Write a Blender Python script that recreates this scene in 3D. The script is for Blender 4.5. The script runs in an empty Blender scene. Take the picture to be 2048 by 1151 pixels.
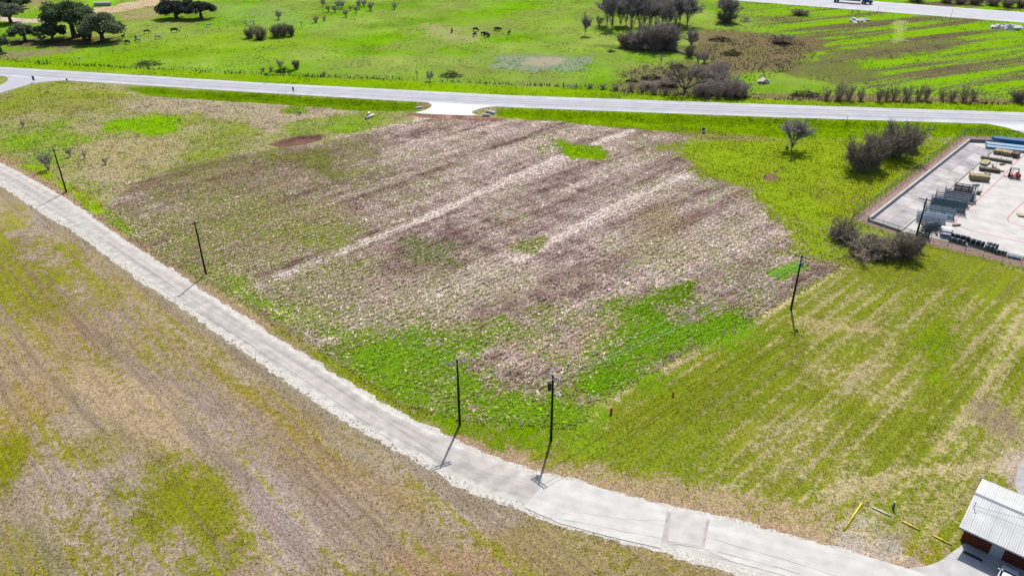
import bpy, bmesh, math, random
import numpy as np
from mathutils import Vector, Matrix
R = math.radians
random.seed(7); rng = np.random.default_rng(7)
scene = bpy.context.scene
COL = scene.collection

# ------------------------------------------------------------------ camera, sky, sun, exposure
F_PX, PITCH, CAM_H = 1550.0, R(29.6), 68.0
cam_d = bpy.data.cameras.new('camera'); cam = bpy.data.objects.new('camera', cam_d); COL.objects.link(cam)
cam.location = (0, 0, CAM_H); cam.rotation_euler = (R(90) - PITCH, 0, 0)
cam_d.sensor_width = 36; cam_d.lens = 36 * F_PX / 2048; cam_d.clip_start = 0.5; cam_d.clip_end = 9000
scene.camera = cam
SUN_EL, SUN_AZ = R(51), R(77)          # azimuth measured from +x towards +y
world = bpy.data.worlds.new('World'); scene.world = world; world.use_nodes = True
wn = world.node_tree.nodes; bg = wn['Background']
sky = wn.new('ShaderNodeTexSky'); sky.sky_type = 'NISHITA'; sky.sun_disc = False
sky.sun_elevation = SUN_EL; sky.sun_rotation = R(90) - SUN_AZ; sky.altitude = 200; sky.dust_density = 1.5
world.node_tree.links.new(sky.outputs[0], bg.inputs[0]); bg.inputs[1].default_value = 0.12
sun_d = bpy.data.lights.new('sun', 'SUN'); sun_d.energy = 4.2; sun_d.angle = R(0.53); sun_d.color = (1, .96, .9)
sun = bpy.data.objects.new('sun', sun_d); COL.objects.link(sun); sun.location = (0, 0, 200)
sdir = Vector((math.cos(SUN_EL) * math.cos(SUN_AZ), math.cos(SUN_EL) * math.sin(SUN_AZ), math.sin(SUN_EL)))
sun.rotation_euler = (-sdir).to_track_quat('-Z', 'Y').to_euler()
scene.view_settings.view_transform = 'Standard'; scene.view_settings.look = 'None'
scene.view_settings.exposure = 0.6; scene.view_settings.gamma = 1.0
scene.render.resolution_x = 1024; scene.render.resolution_y = 575
KEXP = 2.05                                # how brightly albedo 1 shows at this light

# ------------------------------------------------------------------ survey helpers: photo position -> place on the ground
CP, SP = math.cos(PITCH), math.sin(PITCH)
def G(px, py, z=0.0):
    u = (px - 1024) / F_PX; v = (py - 575.5) / F_PX
    t = (z - CAM_H) / (-SP - v * CP)
    return Vector((u * t, (CP - v * SP) * t, z))
def GP(pts): return np.array([G(*p)[:2] for p in pts])
def depth(p): return p[1] * CP - (p[2] - CAM_H) * SP
def mpp(p): return depth(p) / F_PX          # metres per photo pixel
def tall(p, top_py):                        # height of a thing standing at p whose top shows at top_py
    v = (575.5 - top_py) / F_PX
    # up = v*depth
    return (v * (p[1] * CP + CAM_H * SP) - p[1] * SP + CAM_H * CP) / (CP + v * SP)

# ------------------------------------------------------------------ noise
def _hash(ix, iy, s):
    n = (ix.astype(np.int64) * 374761393 + iy.astype(np.int64) * 668265263 + s * 974711) & 0xFFFFFFFF
    n = ((n ^ (n >> 13)) * 1274126177) & 0xFFFFFFFF
    n = n ^ (n >> 16)
    return n / 4294967296.0
def vn(x, y, s=0):
    ix, iy = np.floor(x), np.floor(y); fx, fy = x - ix, y - iy
    fx = fx * fx * (3 - 2 * fx); fy = fy * fy * (3 - 2 * fy)
    a, b = _hash(ix, iy, s), _hash(ix + 1, iy, s); c, d = _hash(ix, iy + 1, s), _hash(ix + 1, iy + 1, s)
    return (a + (b - a) * fx) * (1 - fy) + (c + (d - c) * fx) * fy
def fbm(x, y, o=4, s=0):
    t = 0; a = .5; q = 0
    for i in range(o):
        t = t + a * vn(x * 2**i + 17.3 * i, y * 2**i - 9.1 * i, s + i * 31); q += a; a *= .55
    return t / q - .5
def sstep(a, b, v):
    t = np.clip((v - a) / (b - a), 0, 1); return t * t * (3 - 2 * t)

def poly_sd(x, y, P):                      # signed distance, inside positive
    d = np.full(x.shape, 1e9); ins = np.zeros(x.shape, bool); n = len(P)
    for i in range(n):
        ax, ay = P[i]; bx, by = P[(i + 1) % n]
        ex, ey = bx - ax, by - ay; L = ex * ex + ey * ey + 1e-9
        t = np.clip(((x - ax) * ex + (y - ay) * ey) / L, 0, 1)
        d = np.minimum(d, (x - ax - ex * t)**2 + (y - ay - ey * t)**2)
        if ay != by:
            c = ((ay > y) != (by > y)) & (x < (bx - ax) * (y - ay) / (by - ay) + ax); ins ^= c
    d = np.sqrt(d); return np.where(ins, d, -d)
def line_d(x, y, P):
    d = np.full(x.shape, 1e9)
    for i in range(len(P) - 1):
        ax, ay = P[i]; bx, by = P[i + 1]; ex, ey = bx - ax, by - ay; L = ex * ex + ey * ey + 1e-9
        t = np.clip(((x - ax) * ex + (y - ay) * ey) / L, 0, 1)
        d = np.minimum(d, (x - ax - ex * t)**2 + (y - ay - ey * t)**2)
    return np.sqrt(d)
def C(r, g, b, k=None):                    # photo colour -> albedo under this light
    k = k or KEXP
    return np.array([((c / 255) ** 2.2) / k for c in (r, g, b)])
def resample(P, step):
    P = np.asarray(P, float); s = np.r_[0, np.cumsum(np.hypot(*np.diff(P, axis=0).T))]
    n = max(2, int(s[-1] / step) + 1); t = np.linspace(0, s[-1], n)
    return np.c_[np.interp(t, s, P[:, 0]), np.interp(t, s, P[:, 1])]
def smooth(P, it=3):                       # Chaikin, ends kept
    P = np.asarray(P, float)
    for _ in range(it):
        Q = np.empty((2 * len(P) - 2, 2)); Q[0::2] = .75 * P[:-1] + .25 * P[1:]; Q[1::2] = .25 * P[:-1] + .75 * P[1:]
        P = np.vstack([P[:1], Q, P[-1:]])
    return P

# ------------------------------------------------------------------ materials
MATS = {}
def nodes(name):
    m = bpy.data.materials.new(name); m.use_nodes = True; nt = m.node_tree
    return m, nt, nt.nodes['Principled BSDF'], nt.nodes, nt.links
def plain(name, col, rough=.7, metal=0.0, var=.25, scale=6.0, spec=.3, bump=0.0):
    """procedural surface: base colour broken up by two noises"""
    if name in MATS: return MATS[name]
    m, nt, b, N, L = nodes(name)
    tc = N.new('ShaderNodeTexCoord'); nz = N.new('ShaderNodeTexNoise'); nz.inputs['Scale'].default_value = scale; nz.inputs['Detail'].default_value = 5
    L.new(tc.outputs['Object'], nz.inputs['Vector'])
    mr = N.new('ShaderNodeMapRange'); mr.inputs[1].default_value = .3; mr.inputs[2].default_value = .7
    mr.inputs[3].default_value = 1 - var; mr.inputs[4].default_value = 1 + var
    L.new(nz.outputs[0], mr.inputs[0])
    mx = N.new('ShaderNodeVectorMath'); mx.operation = 'SCALE'; mx.inputs[0].default_value = tuple(col)[:3]
    L.new(mr.outputs[0], mx.inputs['Scale']); L.new(mx.outputs[0], b.inputs['Base Color'])
    b.inputs['Roughness'].default_value = rough; b.inputs['Metallic'].default_value = metal; b.inputs['Specular IOR Level'].default_value = spec
    if bump:
        bp = N.new('ShaderNodeBump'); bp.inputs['Strength'].default_value = bump; bp.inputs['Distance'].default_value = .05
        L.new(nz.outputs[0], bp.inputs['Height']); L.new(bp.outputs[0], b.inputs['Normal'])
    MATS[name] = m; return m
def leafy(name, trans=.35, up=0.0):                # blades and leaves: colour from the mesh, some light passes through
    m, nt, b, N, L = nodes(name)
    at = N.new('ShaderNodeAttribute'); at.attribute_name = 'Col'
    df = N.new('ShaderNodeBsdfDiffuse'); tr = N.new('ShaderNodeBsdfTranslucent'); mix = N.new('ShaderNodeMixShader')
    mix.inputs[0].default_value = trans
    L.new(at.outputs['Color'], df.inputs[0]); L.new(at.outputs['Color'], tr.inputs[0])
    if up:                                 # matted blades: the mass shades as a lying mat, not as single cards
        ge = N.new('ShaderNodeNewGeometry'); vm = N.new('ShaderNodeMix'); vm.data_type = 'VECTOR'; vm.inputs['Factor'].default_value = up
        L.new(ge.outputs['Normal'], vm.inputs[4]); vm.inputs[5].default_value = (0, 0, 1)
        nm = N.new('ShaderNodeVectorMath'); nm.operation = 'NORMALIZE'; L.new(vm.outputs[1], nm.inputs[0]); L.new(nm.outputs[0], df.inputs['Normal'])
    L.new(df.outputs[0], mix.inputs[1]); L.new(tr.outputs[0], mix.inputs[2]); L.new(mix.outputs[0], N['Material Output'].inputs[0])
    MATS[name] = m; return m

# ------------------------------------------------------------------ object helpers
def tag(o, label=None, cat=None, group=None, kind=None):
    if label: o['label'] = label
    if cat: o['category'] = cat
    if group: o['group'] = group
    if kind: o['kind'] = kind
    return o
def empty(name, loc, rz=0.0):
    o = bpy.data.objects.new(name, None); o.empty_display_size = .3; COL.objects.link(o)
    o.location = loc; o.rotation_euler = (0, 0, rz); return o
def mesh_np(name, V, F, mat, parent=None, attrs=None, smooth_=False):
    """V (n,3); F (m,3) or (m,4) int array"""
    V = np.asarray(V, np.float32); F = np.asarray(F, np.int32); k = F.shape[1]
    me = bpy.data.meshes.new(name)
    me.vertices.add(len(V)); me.vertices.foreach_set('co', V.ravel())
    me.loops.add(F.size); me.loops.foreach_set('vertex_index', F.ravel())
    me.polygons.add(len(F)); me.polygons.foreach_set('loop_start', np.arange(0, F.size, k, dtype=np.int32))
    try: me.polygons.foreach_set('loop_total', np.full(len(F), k, np.int32))
    except Exception: pass
    me.update(calc_edges=True)
    for nm, arr in (attrs or {}).items():
        arr = np.asarray(arr, np.float32)
        if arr.ndim == 1:
            a = me.attributes.new(nm, 'FLOAT', 'POINT'); a.data.foreach_set('value', arr)
        else:
            if arr.shape[1] == 3: arr = np.c_[arr, np.ones(len(arr), np.float32)]
            a = me.attributes.new(nm, 'FLOAT_COLOR', 'POINT'); a.data.foreach_set('color', arr.astype(np.float32).ravel())
    if smooth_: me.polygons.foreach_set('use_smooth', np.ones(len(F), bool))
    me.materials.append(mat)
    o = bpy.data.objects.new(name, me); COL.objects.link(o); o.parent = parent; return o
class MB:
    def __init__(s): s.v = []; s.f = []
    def add(s, vs, fs):
        n = len(s.v); s.v += [tuple(v) for v in vs]; s.f += [tuple(i + n for i in f) for f in fs]; return s
    def box(s, c, d, rz=0.0, m=None):
        x, y, z = [k / 2 for k in d]
        vs = [Vector((a * x, b * y, e * z)) for a in (-1, 1) for b in (-1, 1) for e in (-1, 1)]
        M = Matrix.Rotation(rz, 3, 'Z') if m is None else m
        vs = [M @ v + Vector(c) for v in vs]
        return s.add(vs, [(0, 1, 3, 2), (4, 6, 7, 5), (0, 4, 5, 1), (2, 3, 7, 6), (0, 2, 6, 4), (1, 5, 7, 3)])
    def tube(s, pts, rad, n=6, cap=True):
        pts = [Vector(p) for p in pts]
        if not hasattr(rad, '__len__'): rad = [rad] * len(pts)
        rings = []
        for i, p in enumerate(pts):
            d = (pts[min(i + 1, len(pts) - 1)] - pts[max(i - 1, 0)]).normalized()
            a = d.orthogonal().normalized() if abs(d.z) > .9 else d.cross(Vector((0, 0, 1))).normalized()
            b = d.cross(a)
            rings.append([p + (a * math.cos(2 * math.pi * k / n) + b * math.sin(2 * math.pi * k / n)) * rad[i] for k in range(n)])
        vs = [v for r in rings for v in r]; fs = []
        for i in range(len(pts) - 1):
            for k in range(n):
                fs.append((i * n + k, i * n + (k + 1) % n, (i + 1) * n + (k + 1) % n, (i + 1) * n + k))
        if cap: fs += [tuple(range(n))[::-1], tuple((len(pts) - 1) * n + k for k in range(n))]
        return s.add(vs, fs)
    def lathe(s, prof, n=12, c=(0, 0, 0), axis='Z'):
        vs = []; fs = []; c = Vector(c)
        for r, z in prof:
            for k in range(n):
                a = 2 * math.pi * k / n; p = Vector((r * math.cos(a), r * math.sin(a), z))
                if axis == 'X': p = Vector((p.z, p.x, p.y))
                if axis == 'Y': p = Vector((p.x, p.z, p.y))
                vs.append(p + c)
        for i in range(len(prof) - 1):
            for k in range(n): fs.append((i * n + k, i * n + (k + 1) % n, (i + 1) * n + (k + 1) % n, (i + 1) * n + k))
        fs += [tuple(range(n))[::-1], tuple((len(prof) - 1) * n + k for k in range(n))]
        return s.add(vs, fs)
    def prism(s, prof, w, axis='Y'):       # profile in x,z extruded over y
        n = len(prof); vs = [(x, -w / 2, z) for x, z in prof] + [(x, w / 2, z) for x, z in prof]
        return s.add(vs, [tuple(range(n)), tuple(range(n, 2 * n))[::-1]] + [(i, i + n, (i + 1) % n + n, (i + 1) % n) for i in range(n)])
    def build(s, name, mat, parent=None, smooth_=False, bevel=0.0):
        me = bpy.data.meshes.new(name); me.from_pydata(s.v, [], s.f); me.update()
        bm = bmesh.new(); bm.from_mesh(me); bmesh.ops.recalc_face_normals(bm, faces=bm.faces); 
        if bevel: bmesh.ops.bevel(bm, geom=bm.edges[:], offset=bevel, segments=2, affect='EDGES', profile=.6)
        bm.to_mesh(me); bm.free()
        if smooth_:
            for p in me.polygons: p.use_smooth = True
        me.materials.append(mat)
        o = bpy.data.objects.new(name, me); COL.objects.link(o); o.parent = parent; return o
def copy_tree(o, parent=None):
    c = o.copy(); COL.objects.link(c); c.parent = parent
    for k in ('label', 'group'):
        pass
    for ch in list(o.children): copy_tree(ch, c)
    return c

# ------------------------------------------------------------------ survey lines of the place
ROAD_U = GP([(-260, 205), (-120, 268), (0, 326), (50, 352), (87, 373), (137, 400), (187, 438), (250, 481), (312, 522), (375, 561), (474, 626), (548, 673), (621, 717), (695, 764), (769, 811), (843, 847), (902, 878), (976, 909), (1044, 935), (1096, 951), (1181, 968), (1249, 990), (1339, 1014), (1415, 1028), (1500, 1050), (1600, 1077), (1655, 1092), (1709, 1104), (1775, 1127), (1850, 1150), (1960, 1180), (2150, 1230)])
ROAD_L = GP([(-260, 232), (-120, 302), (0, 367), (62, 410), (112, 441), (175, 479), (237, 525), (300, 572), (350, 604), (412, 650), (489, 700), (577, 763), (627, 799), (702, 848), (788, 894), (873, 943), (942, 983), (1000, 1003), (1046, 1016), (1122, 1048), (1181, 1062), (1220, 1074), (1317, 1098), (1390, 1120), (1464, 1140), (1550, 1165), (1650, 1190), (1760, 1220), (1900, 1250)])
HWY_F = GP([(-500, 98), (0, 134), (512, 165), (1024, 191), (1536, 209), (2048, 225), (2700, 243)])
HWY_N = GP([(-500, 124), (0, 152), (160, 163), (512, 185), (1024, 215), (1536, 234), (2048, 250), (2700, 268)])
FAR_N = GP([(1480, 2), (2048, 46)]); FAR_F = GP([(1750, 3), (2048, 25)])
def extend(A, a, b):
    d = (A[1] - A[0]) / np.linalg.norm(A[1] - A[0]); return np.array([A[0] - d * a, A[0] + d * b])
FAR_N = extend(FAR_N, 260, 420); FAR_F = extend(FAR_F, 310, 360)
DRIVE = GP([(843, 203.2), (857, 205), (865, 211.5), (857, 218), (844, 222.5), (825, 226), (880, 229.5), (959, 232), (943.5, 227), (944, 223), (956, 218.5), (978, 213.8), (1003, 212.6)])
JUNC = GP([(130, 161.5), (100, 163), (70, 166), (37, 175.5), (0, 186), (-90, 222), (-130, 200), (-60, 182), (0, 171), (14, 163), (17, 157), (10, 152.5), (-30, 147), (20, 150)])
APRON = GP([(1975, 247.5), (2048, 249.5), (2180, 253), (2200, 300), (2110, 285), (2048, 266), (2012, 255)])
FIELD = GP([(196, 428), (240, 455), (300, 497), (345, 525), (400, 552), (440, 575), (480, 600), (560, 652), (640, 700), (720, 752), (790, 800), (830, 818), (900, 834), (1000, 847), (1130, 855), (1178, 838), (1172, 812), (1230, 782), (1350, 718), (1480, 652), (1580, 592), (1655, 548), (1690, 528), (1640, 518), (1600, 500), (1580, 470), (1560, 430), (1510, 390), (1480, 372), (1430, 352), (1360, 302), (1385, 272), (1280, 255), (1100, 242), (1000, 236), (850, 238), (740, 262), (640, 285), (500, 305), (390, 325), (300, 350), (235, 390)])
LAWN = GP([(1095, 951), (1000, 910), (915, 870), (870, 830), (1000, 849), (1130, 857), (1182, 838), (1176, 812), (1232, 785), (1350, 722), (1480, 656), (1580, 597), (1655, 552), (1695, 530), (1830, 520), (1850, 488), (2048, 545), (2300, 620), (2300, 1000), (2150, 1230), (1850, 1150), (1655, 1092), (1415, 1028), (1250, 990)])
FORE = np.vstack([ROAD_L, [[300, 20], [300, -300], [-700, -300], [-700, 380]]])
SOUTH = np.vstack([HWY_N, [[900, 150], [900, -400], [-900, -400], [-900, 420]]])
A45 = R(44)
def U(x, y): return x * math.cos(A45) + y * math.sin(A45)        # along the mowing lines
def W(x, y): return -x * math.sin(A45) + y * math.cos(A45)

# ---- what grows where: (outline, share of green, dry colour, green colour, soft edge m, wobble m, strength)
GRN_V = C(108, 196, 10); GRN_Y = C(140, 164, 44); GRN_O = C(135, 150, 55); GRN_D = C(70, 140, 20)
TAN = C(182, 162, 128); PINK = C(190, 168, 160); BROWN = C(128, 98, 82); OCHRE = C(166, 142, 98); LILAC = C(168, 152, 145); PALE = C(206, 192, 165); OLIVE = C(140, 135, 80)
PATCH = [
 # foreground, below the lane
 ([(-40, 455), (40, 470), (100, 535), (150, 556), (160, 600), (110, 628), (50, 632), (-40, 615)], .95, OCHRE, C(138, 162, 42), 5, 9, .75),
 ([(100, 485), (150, 492), (200, 555), (235, 590), (190, 592)], .8, OCHRE, GRN_Y, 2, 3, .7),
 ([(0, 385), (50, 420), (60, 460), (20, 450), (0, 430)], .7, OCHRE, GRN_Y, 3, 4, .7),
 ([(320, 895), (380, 925), (430, 970), (480, 1060), (492, 1115), (430, 1145), (380, 1090), (260, 1045), (245, 990), (300, 950)], .85, OLIVE, C(120, 145, 26), 4, 7, .75),
 ([(200, 860), (240, 856), (255, 900), (195, 925), (140, 900)], .7, OLIVE, C(140, 150, 40), 2, 3, .8),
 ([(-20, 885), (40, 888), (52, 950), (-20, 995)], .9, OLIVE, C(130, 150, 25), 2, 3, .8),
 ([(-20, 1060), (80, 1050), (120, 1151), (-20, 1180)], .6, OLIVE, C(140, 145, 50), 3, 3, .7),
 ([(30, 770), (110, 760), (120, 830), (40, 850)], .55, OCHRE, C(150, 150, 50), 3, 4, .7),
 ([(430, 732), (530, 795), (640, 880), (600, 880), (530, 830), (450, 775)], .7, OCHRE, C(142, 144, 56), 2.5, 4, .65),
 ([(640, 900), (760, 960), (900, 1010), (880, 1040), (760, 1000), (640, 940)], .5, OCHRE, C(142, 140, 66), 3, 5, .5),
 ([(740, 1151), (800, 1110), (860, 1085), (980, 1080), (1070, 1130), (1040, 1180), (740, 1190)], .15, C(165, 128, 98), GRN_O, 4, 6, .5),
 ([(300, 700), (420, 760), (520, 850), (600, 990), (620, 1151), (540, 1151), (470, 930), (380, 810)], .1, LILAC, GRN_O, 3, 4, .6),
 ([(1070, 1035), (1300, 1102), (1460, 1155), (1150, 1200), (980, 1090)], .45, C(160, 140, 95), C(130, 140, 50), 2, 3, .8),
 ([(150, 720), (330, 800), (420, 900), (330, 880), (180, 800)], .12, C(190, 165, 130), GRN_O, 3, 4, .6),
 ([(160, 545), (330, 690), (480, 800), (640, 930), (800, 1060), (690, 1070), (520, 920), (330, 770), (170, 650)], .16, C(152, 128, 108), C(136, 142, 72), 4, 6, .55),
 ([(0, 640), (120, 700), (300, 820), (330, 900), (180, 860), (0, 760)], .3, C(176, 154, 124), C(146, 150, 76), 5, 8, .5),
 # rough field
 ([(676, 692), (740, 664), (800, 655), (850, 645), (890, 680), (960, 700), (935, 740), (1000, 770), (1060, 800), (1180, 815), (1180, 860), (1050, 855), (960, 842), (830, 820), (760, 775)], .92, TAN, C(118, 180, 34), 6, 10, .85),
 ([(935, 645), (1000, 612), (1050, 620), (1105, 660), (1050, 692), (980, 685)], .85, TAN, C(114, 172, 40), 6, 10, .75),
 ([(1240, 615), (1300, 592), (1370, 640), (1490, 608), (1480, 650), (1350, 718), (1250, 770), (1190, 792), (1160, 755), (1180, 700), (1260, 650)], .93, TAN, C(108, 174, 28), 5, 8, .88),
 ([(1300, 576), (1385, 568), (1382, 602), (1310, 602)], .85, TAN, C(98, 158, 20), 1.6, 3, .9),
 ([(1000, 700), (1120, 660), (1220, 640), (1200, 700), (1130, 740), (1010, 740)], .2, C(190, 166, 150), C(130, 160, 60), 4, 7, .5),
 ([(530, 598), (600, 603), (660, 636), (720, 668), (660, 680), (560, 630)], .8, TAN, C(118, 180, 30), 1.8, 2.5, .9),
 ([(430, 548), (490, 546), (510, 575), (600, 640), (560, 640), (460, 585)], .8, TAN, C(125, 185, 30), 1.5, 2.5, .9),
 ([(1005, 486), (1080, 478), (1075, 512), (1020, 506)], .8, TAN, C(110, 165, 50), 1.5, 2.5, .85),
 ([(1105, 282), (1200, 292), (1228, 325), (1150, 318)], .95, TAN, C(130, 195, 15), 1.5, 3, .95),
 ([(810, 640), (848, 636), (852, 656), (818, 666)], .85, TAN, GRN_V, 1, 2, .8),
 ([(525, 312), (660, 298), (672, 352), (600, 335)], .8, BROWN, C(120, 180, 25), 2, 4, .8),
 ([(815, 478), (915, 486), (925, 532), (830, 524)], .65, C(150, 140, 120), C(110, 140, 60), 2, 4, .8),
 ([(1540, 545), (1600, 522), (1620, 536), (1560, 560)], .85, TAN, GRN_V, 1.2, 2, .85),
 ([(370, 330), (560, 300), (760, 270), (700, 350), (450, 400), (300, 420), (250, 420), (270, 370)], .5, C(138, 114, 98), C(128, 158, 58), 6, 9, .6),
 ([(240, 430), (420, 400), (640, 400), (760, 450), (560, 540), (430, 560), (330, 510)], .58, C(165, 146, 124), C(134, 164, 62), 6, 9, .75),
 ([(480, 560), (700, 520), (900, 560), (900, 640), (690, 660), (600, 640)], .48, C(180, 164, 146), C(132, 160, 66), 6, 9, .7),
 ([(860, 590), (1000, 520), (1090, 560), (990, 610), (880, 640)], .36, C(180, 165, 145), C(125, 150, 60), 4, 6, .7),
 ([(1260, 430), (1340, 400), (1380, 440), (1290, 490)], .35, C(170, 150, 125), C(130, 155, 50), 3, 4, .7),
 ([(1230, 500), (1400, 470), (1500, 440), (1460, 500), (1330, 540)], .35, C(185, 168, 150), C(130, 160, 60), 3, 5, .7),
 ([(1345, 305), (1400, 282), (1500, 277), (1680, 272), (1930, 285), (1900, 320), (1700, 440), (1640, 520), (1602, 502), (1575, 440), (1505, 376), (1420, 352)], .96, TAN, C(134, 176, 32), 5, 8, .85),
 ([(1640, 380), (1720, 340), (1800, 320), (1860, 330), (1720, 430), (1660, 440)], .6, C(150, 135, 70), C(130, 165, 25), 3, 4, .7),
 ([(1515, 350), (1565, 335), (1560, 358), (1530, 362)], .1, C(130, 110, 85), GRN_O, .8, 2, .9),
 # upper left pasture
 ([(200, 205), (330, 190), (560, 190), (740, 216), (640, 240), (560, 262), (450, 232), (300, 225)], .16, C(190, 172, 148), GRN_O, 4, 8, .8),
 ([(205, 243), (350, 232), (372, 258), (300, 276), (215, 256)], .95, TAN, C(125, 195, 10), 2, 5, .9),
 ([(560, 215), (610, 212), (605, 226), (570, 226)], .9, TAN, C(115, 180, 20), 2, 3, .8),
 ([(560, 250), (700, 230), (800, 240), (720, 262), (600, 280)], .8, TAN, C(120, 180, 30), 3, 6, .7),
 ([(60, 175), (240, 180), (230, 215), (80, 230), (0, 230), (0, 200)], .6, C(160, 150, 90), C(130, 165, 40), 5, 8, .7),
 ([(0, 260), (120, 240), (200, 300), (120, 330), (60, 330), (0, 300)], .75, TAN, C(120, 180, 25), 4, 6, .7),
 ([(60, 330), (140, 370), (240, 445), (260, 470), (200, 430), (110, 365)], .9, TAN, C(140, 200, 15), 2, 2, .85),
 ([(150, 290), (330, 270), (360, 330), (220, 360), (160, 340)], .25, C(190, 172, 135), GRN_O, 4, 6, .7),
 # highway verges
 ([(250, 172), (512, 187), (835, 207), (835, 222), (740, 222), (512, 203), (330, 192)], .95, OLIVE, C(110, 165, 8), 1.5, 2, .95),
 ([(1000, 215), (1536, 235), (2048, 251), (2200, 258), (2200, 290), (1960, 272), (1560, 276), (1380, 266), (1100, 240), (1000, 232)], .97, OLIVE, C(118, 172, 5), 1.5, 2, .95),
 ([(1290, 262), (1500, 268), (1560, 282), (1400, 276)], .3, C(140, 130, 70), GRN_O, 2, 3, .6),
 ([(-300, 108), (0, 130), (512, 162), (1024, 188), (1536, 207), (2300, 232), (2300, 215), (2048, 208), (1536, 195), (1024, 173), (512, 150), (0, 120), (-300, 100)], .98, OLIVE, C(130, 186, 16), 1.5, 2, .9),
 ([(840, 204), (880, 212), (860, 222), (830, 218)], .3, C(160, 135, 95), GRN_O, 1.5, 2, .8),
 ([(820, 226), (960, 233), (1010, 236), (1000, 243), (900, 240), (810, 232)], .03, C(150, 112, 95), GRN_O, .8, 1, .9),
 # far pasture
 ([(0, 110), (160, 100), (330, 78), (520, 52), (700, 90), (520, 110), (250, 128), (90, 128)], .9, C(160, 160, 90), C(128, 186, 20), 8, 12, .5),
 ([(830, 60), (980, 35), (1120, 10), (1180, 10), (1060, 60), (950, 75), (860, 110), (760, 100)], .45, C(165, 165, 105), C(125, 185, 35), 8, 14, .75),
 ([(850, 50), (930, 55), (960, 85), (860, 75)], .3, C(190, 180, 130), C(130, 190, 60), 4, 8, .7),
 ([(970, 118), (1060, 105), (1180, 118), (1170, 140), (1050, 142), (990, 135)], .35, C(165, 170, 155), C(95, 160, 60), 4, 8, .8),
 ([(1060, 115), (1140, 118), (1120, 130), (1050, 128)], .05, C(195, 180, 150), GRN_O, 2, 4, .8),
 ([(420, 100), (560, 92), (620, 130), (520, 140), (430, 128)], .6, C(165, 160, 105), C(120, 185, 30), 6, 8, .6),
 ([(0, 33), (60, 38), (110, 36), (110, 44), (50, 46), (0, 42)], .0, C(232, 212, 190), GRN_O, 1.5, 2, .97),
 ([(180, 18), (240, 8), (310, -4), (420, -25), (330, 8), (240, 24), (190, 28)], .02, C(226, 200, 160), GRN_O, 2, 3, .95),
 ([(230, 26), (320, 16), (320, 36), (250, 42)], .1, C(176, 165, 115), GRN_O, 3, 5, .8),
 ([(20, 76), (230, 76), (250, 88), (130, 95), (20, 92)], .15, C(118, 98, 82), C(90, 120, 40), 3, 5, .8),
 ([(0, 105), (90, 100), (160, 98), (100, 112), (0, 118)], .15, C(160, 150, 120), GRN_O, 3, 5, .7),
 ([(10, 14), (100, 8), (100, -10), (10, -10)], .2, C(170, 150, 125), GRN_O, 3, 5, .7),
 ([(180, 0), (230, 0), (228, 12), (186, 14), (176, 8)], .98, TAN, C(130, 215, 5), 2, 3, .9),
 ([(430, 10), (560, 8), (660, 60), (520, 50), (440, 36)], .55, C(165, 170, 120), C(125, 195, 60), 6, 10, .7),
 # far right field
 ([(1400, 60), (1560, 70), (1660, 78), (1640, 105), (1560, 140), (1440, 150), (1400, 110)], .14, C(138, 118, 92), C(100, 130, 40), 5, 8, .85),
 ([(1240, 150), (1380, 120), (1440, 130), (1470, 190), (1380, 195), (1220, 182)], .25, C(130, 112, 92), C(95, 140, 30), 5, 8, .8),
 ([(1180, 92), (1420, 92), (1420, 112), (1260, 104)], .25, C(110, 98, 80), C(90, 140, 20), 4, 5, .7),
 ([(1640, 100), (1800, 85), (1950, 75), (1860, 105), (1720, 120), (1640, 125)], .3, C(128, 112, 92), C(110, 150, 30), 4, 7, .75),
 ([(1560, 120), (1700, 125), (1760, 150), (1700, 170), (1580, 150)], .35, C(120, 110, 85), C(110, 150, 30), 4, 7, .75),
 ([(1500, 188), (1700, 190), (2048, 198), (2048, 206), (1700, 202), (1500, 198)], .2, C(150, 130, 105), GRN_O, 2, 3, .85),
 ([(1790, 40), (1812, 42), (1806, 80), (1790, 85)], .5, C(185, 195, 130), C(160, 205, 70), 2, 3, .8),
 # lawn
 ([(1600, 722), (1700, 720), (1790, 745), (1790, 800), (1700, 800), (1640, 770)], .28, C(190, 170, 138), C(140, 152, 66), 4, 6, .55),
 ([(1480, 880), (1600, 850), (1700, 900), (1680, 990), (1560, 970)], .42, C(192, 178, 140), C(142, 154, 70), 6, 8, .6),
 ([(1340, 780), (1500, 740), (1620, 690), (1600, 740), (1440, 830), (1300, 860), (1290, 820)], .85, OLIVE, C(112, 140, 34), 5, 8, .6),
 ([(1150, 870), (1300, 870), (1420, 880), (1440, 920), (1330, 960), (1160, 940), (1100, 890)], .8, OLIVE, C(118, 154, 40), 5, 8, .65),
 ([(1860, 640), (1900, 640), (1900, 780), (1840, 760), (1840, 690)], .85, OLIVE, C(115, 160, 20), 2.5, 3.5, .8),
 ([(1700, 530), (1850, 492), (2060, 548), (2060, 600), (1900, 560), (1740, 560)], .85, C(145, 135, 85), C(124, 150, 40), 4, 5, .7),
 ([(1580, 640), (1720, 640), (1760, 660), (1640, 665)], .15, C(180, 160, 115), GRN_O, 1.5, 2, .6),
 ([(1950, 800), (2000, 790), (2048, 870), (2048, 890), (1980, 850)], .2, C(150, 132, 110), GRN_O, 2, 2, .8),
 ([(1000, 950), (1180, 960), (1400, 1010), (1640, 1070), (1700, 1020), (1640, 1010), (1450, 985), (1200, 935)], .22, C(182, 158, 125), GRN_O, 2, 3, .8),
 ([(1640, 975), (1800, 935), (2010, 920), (2010, 940), (1800, 955), (1660, 1000)], .18, C(194, 176, 132), GRN_O, 1, 1.5, .7),
 ([(1700, 1050), (1740, 1020), (1760, 1060), (1830, 1130), (1760, 1125), (1690, 1085)], .2, C(214, 198, 176), C(140, 150, 60), 1.5, 3, .6),
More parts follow.
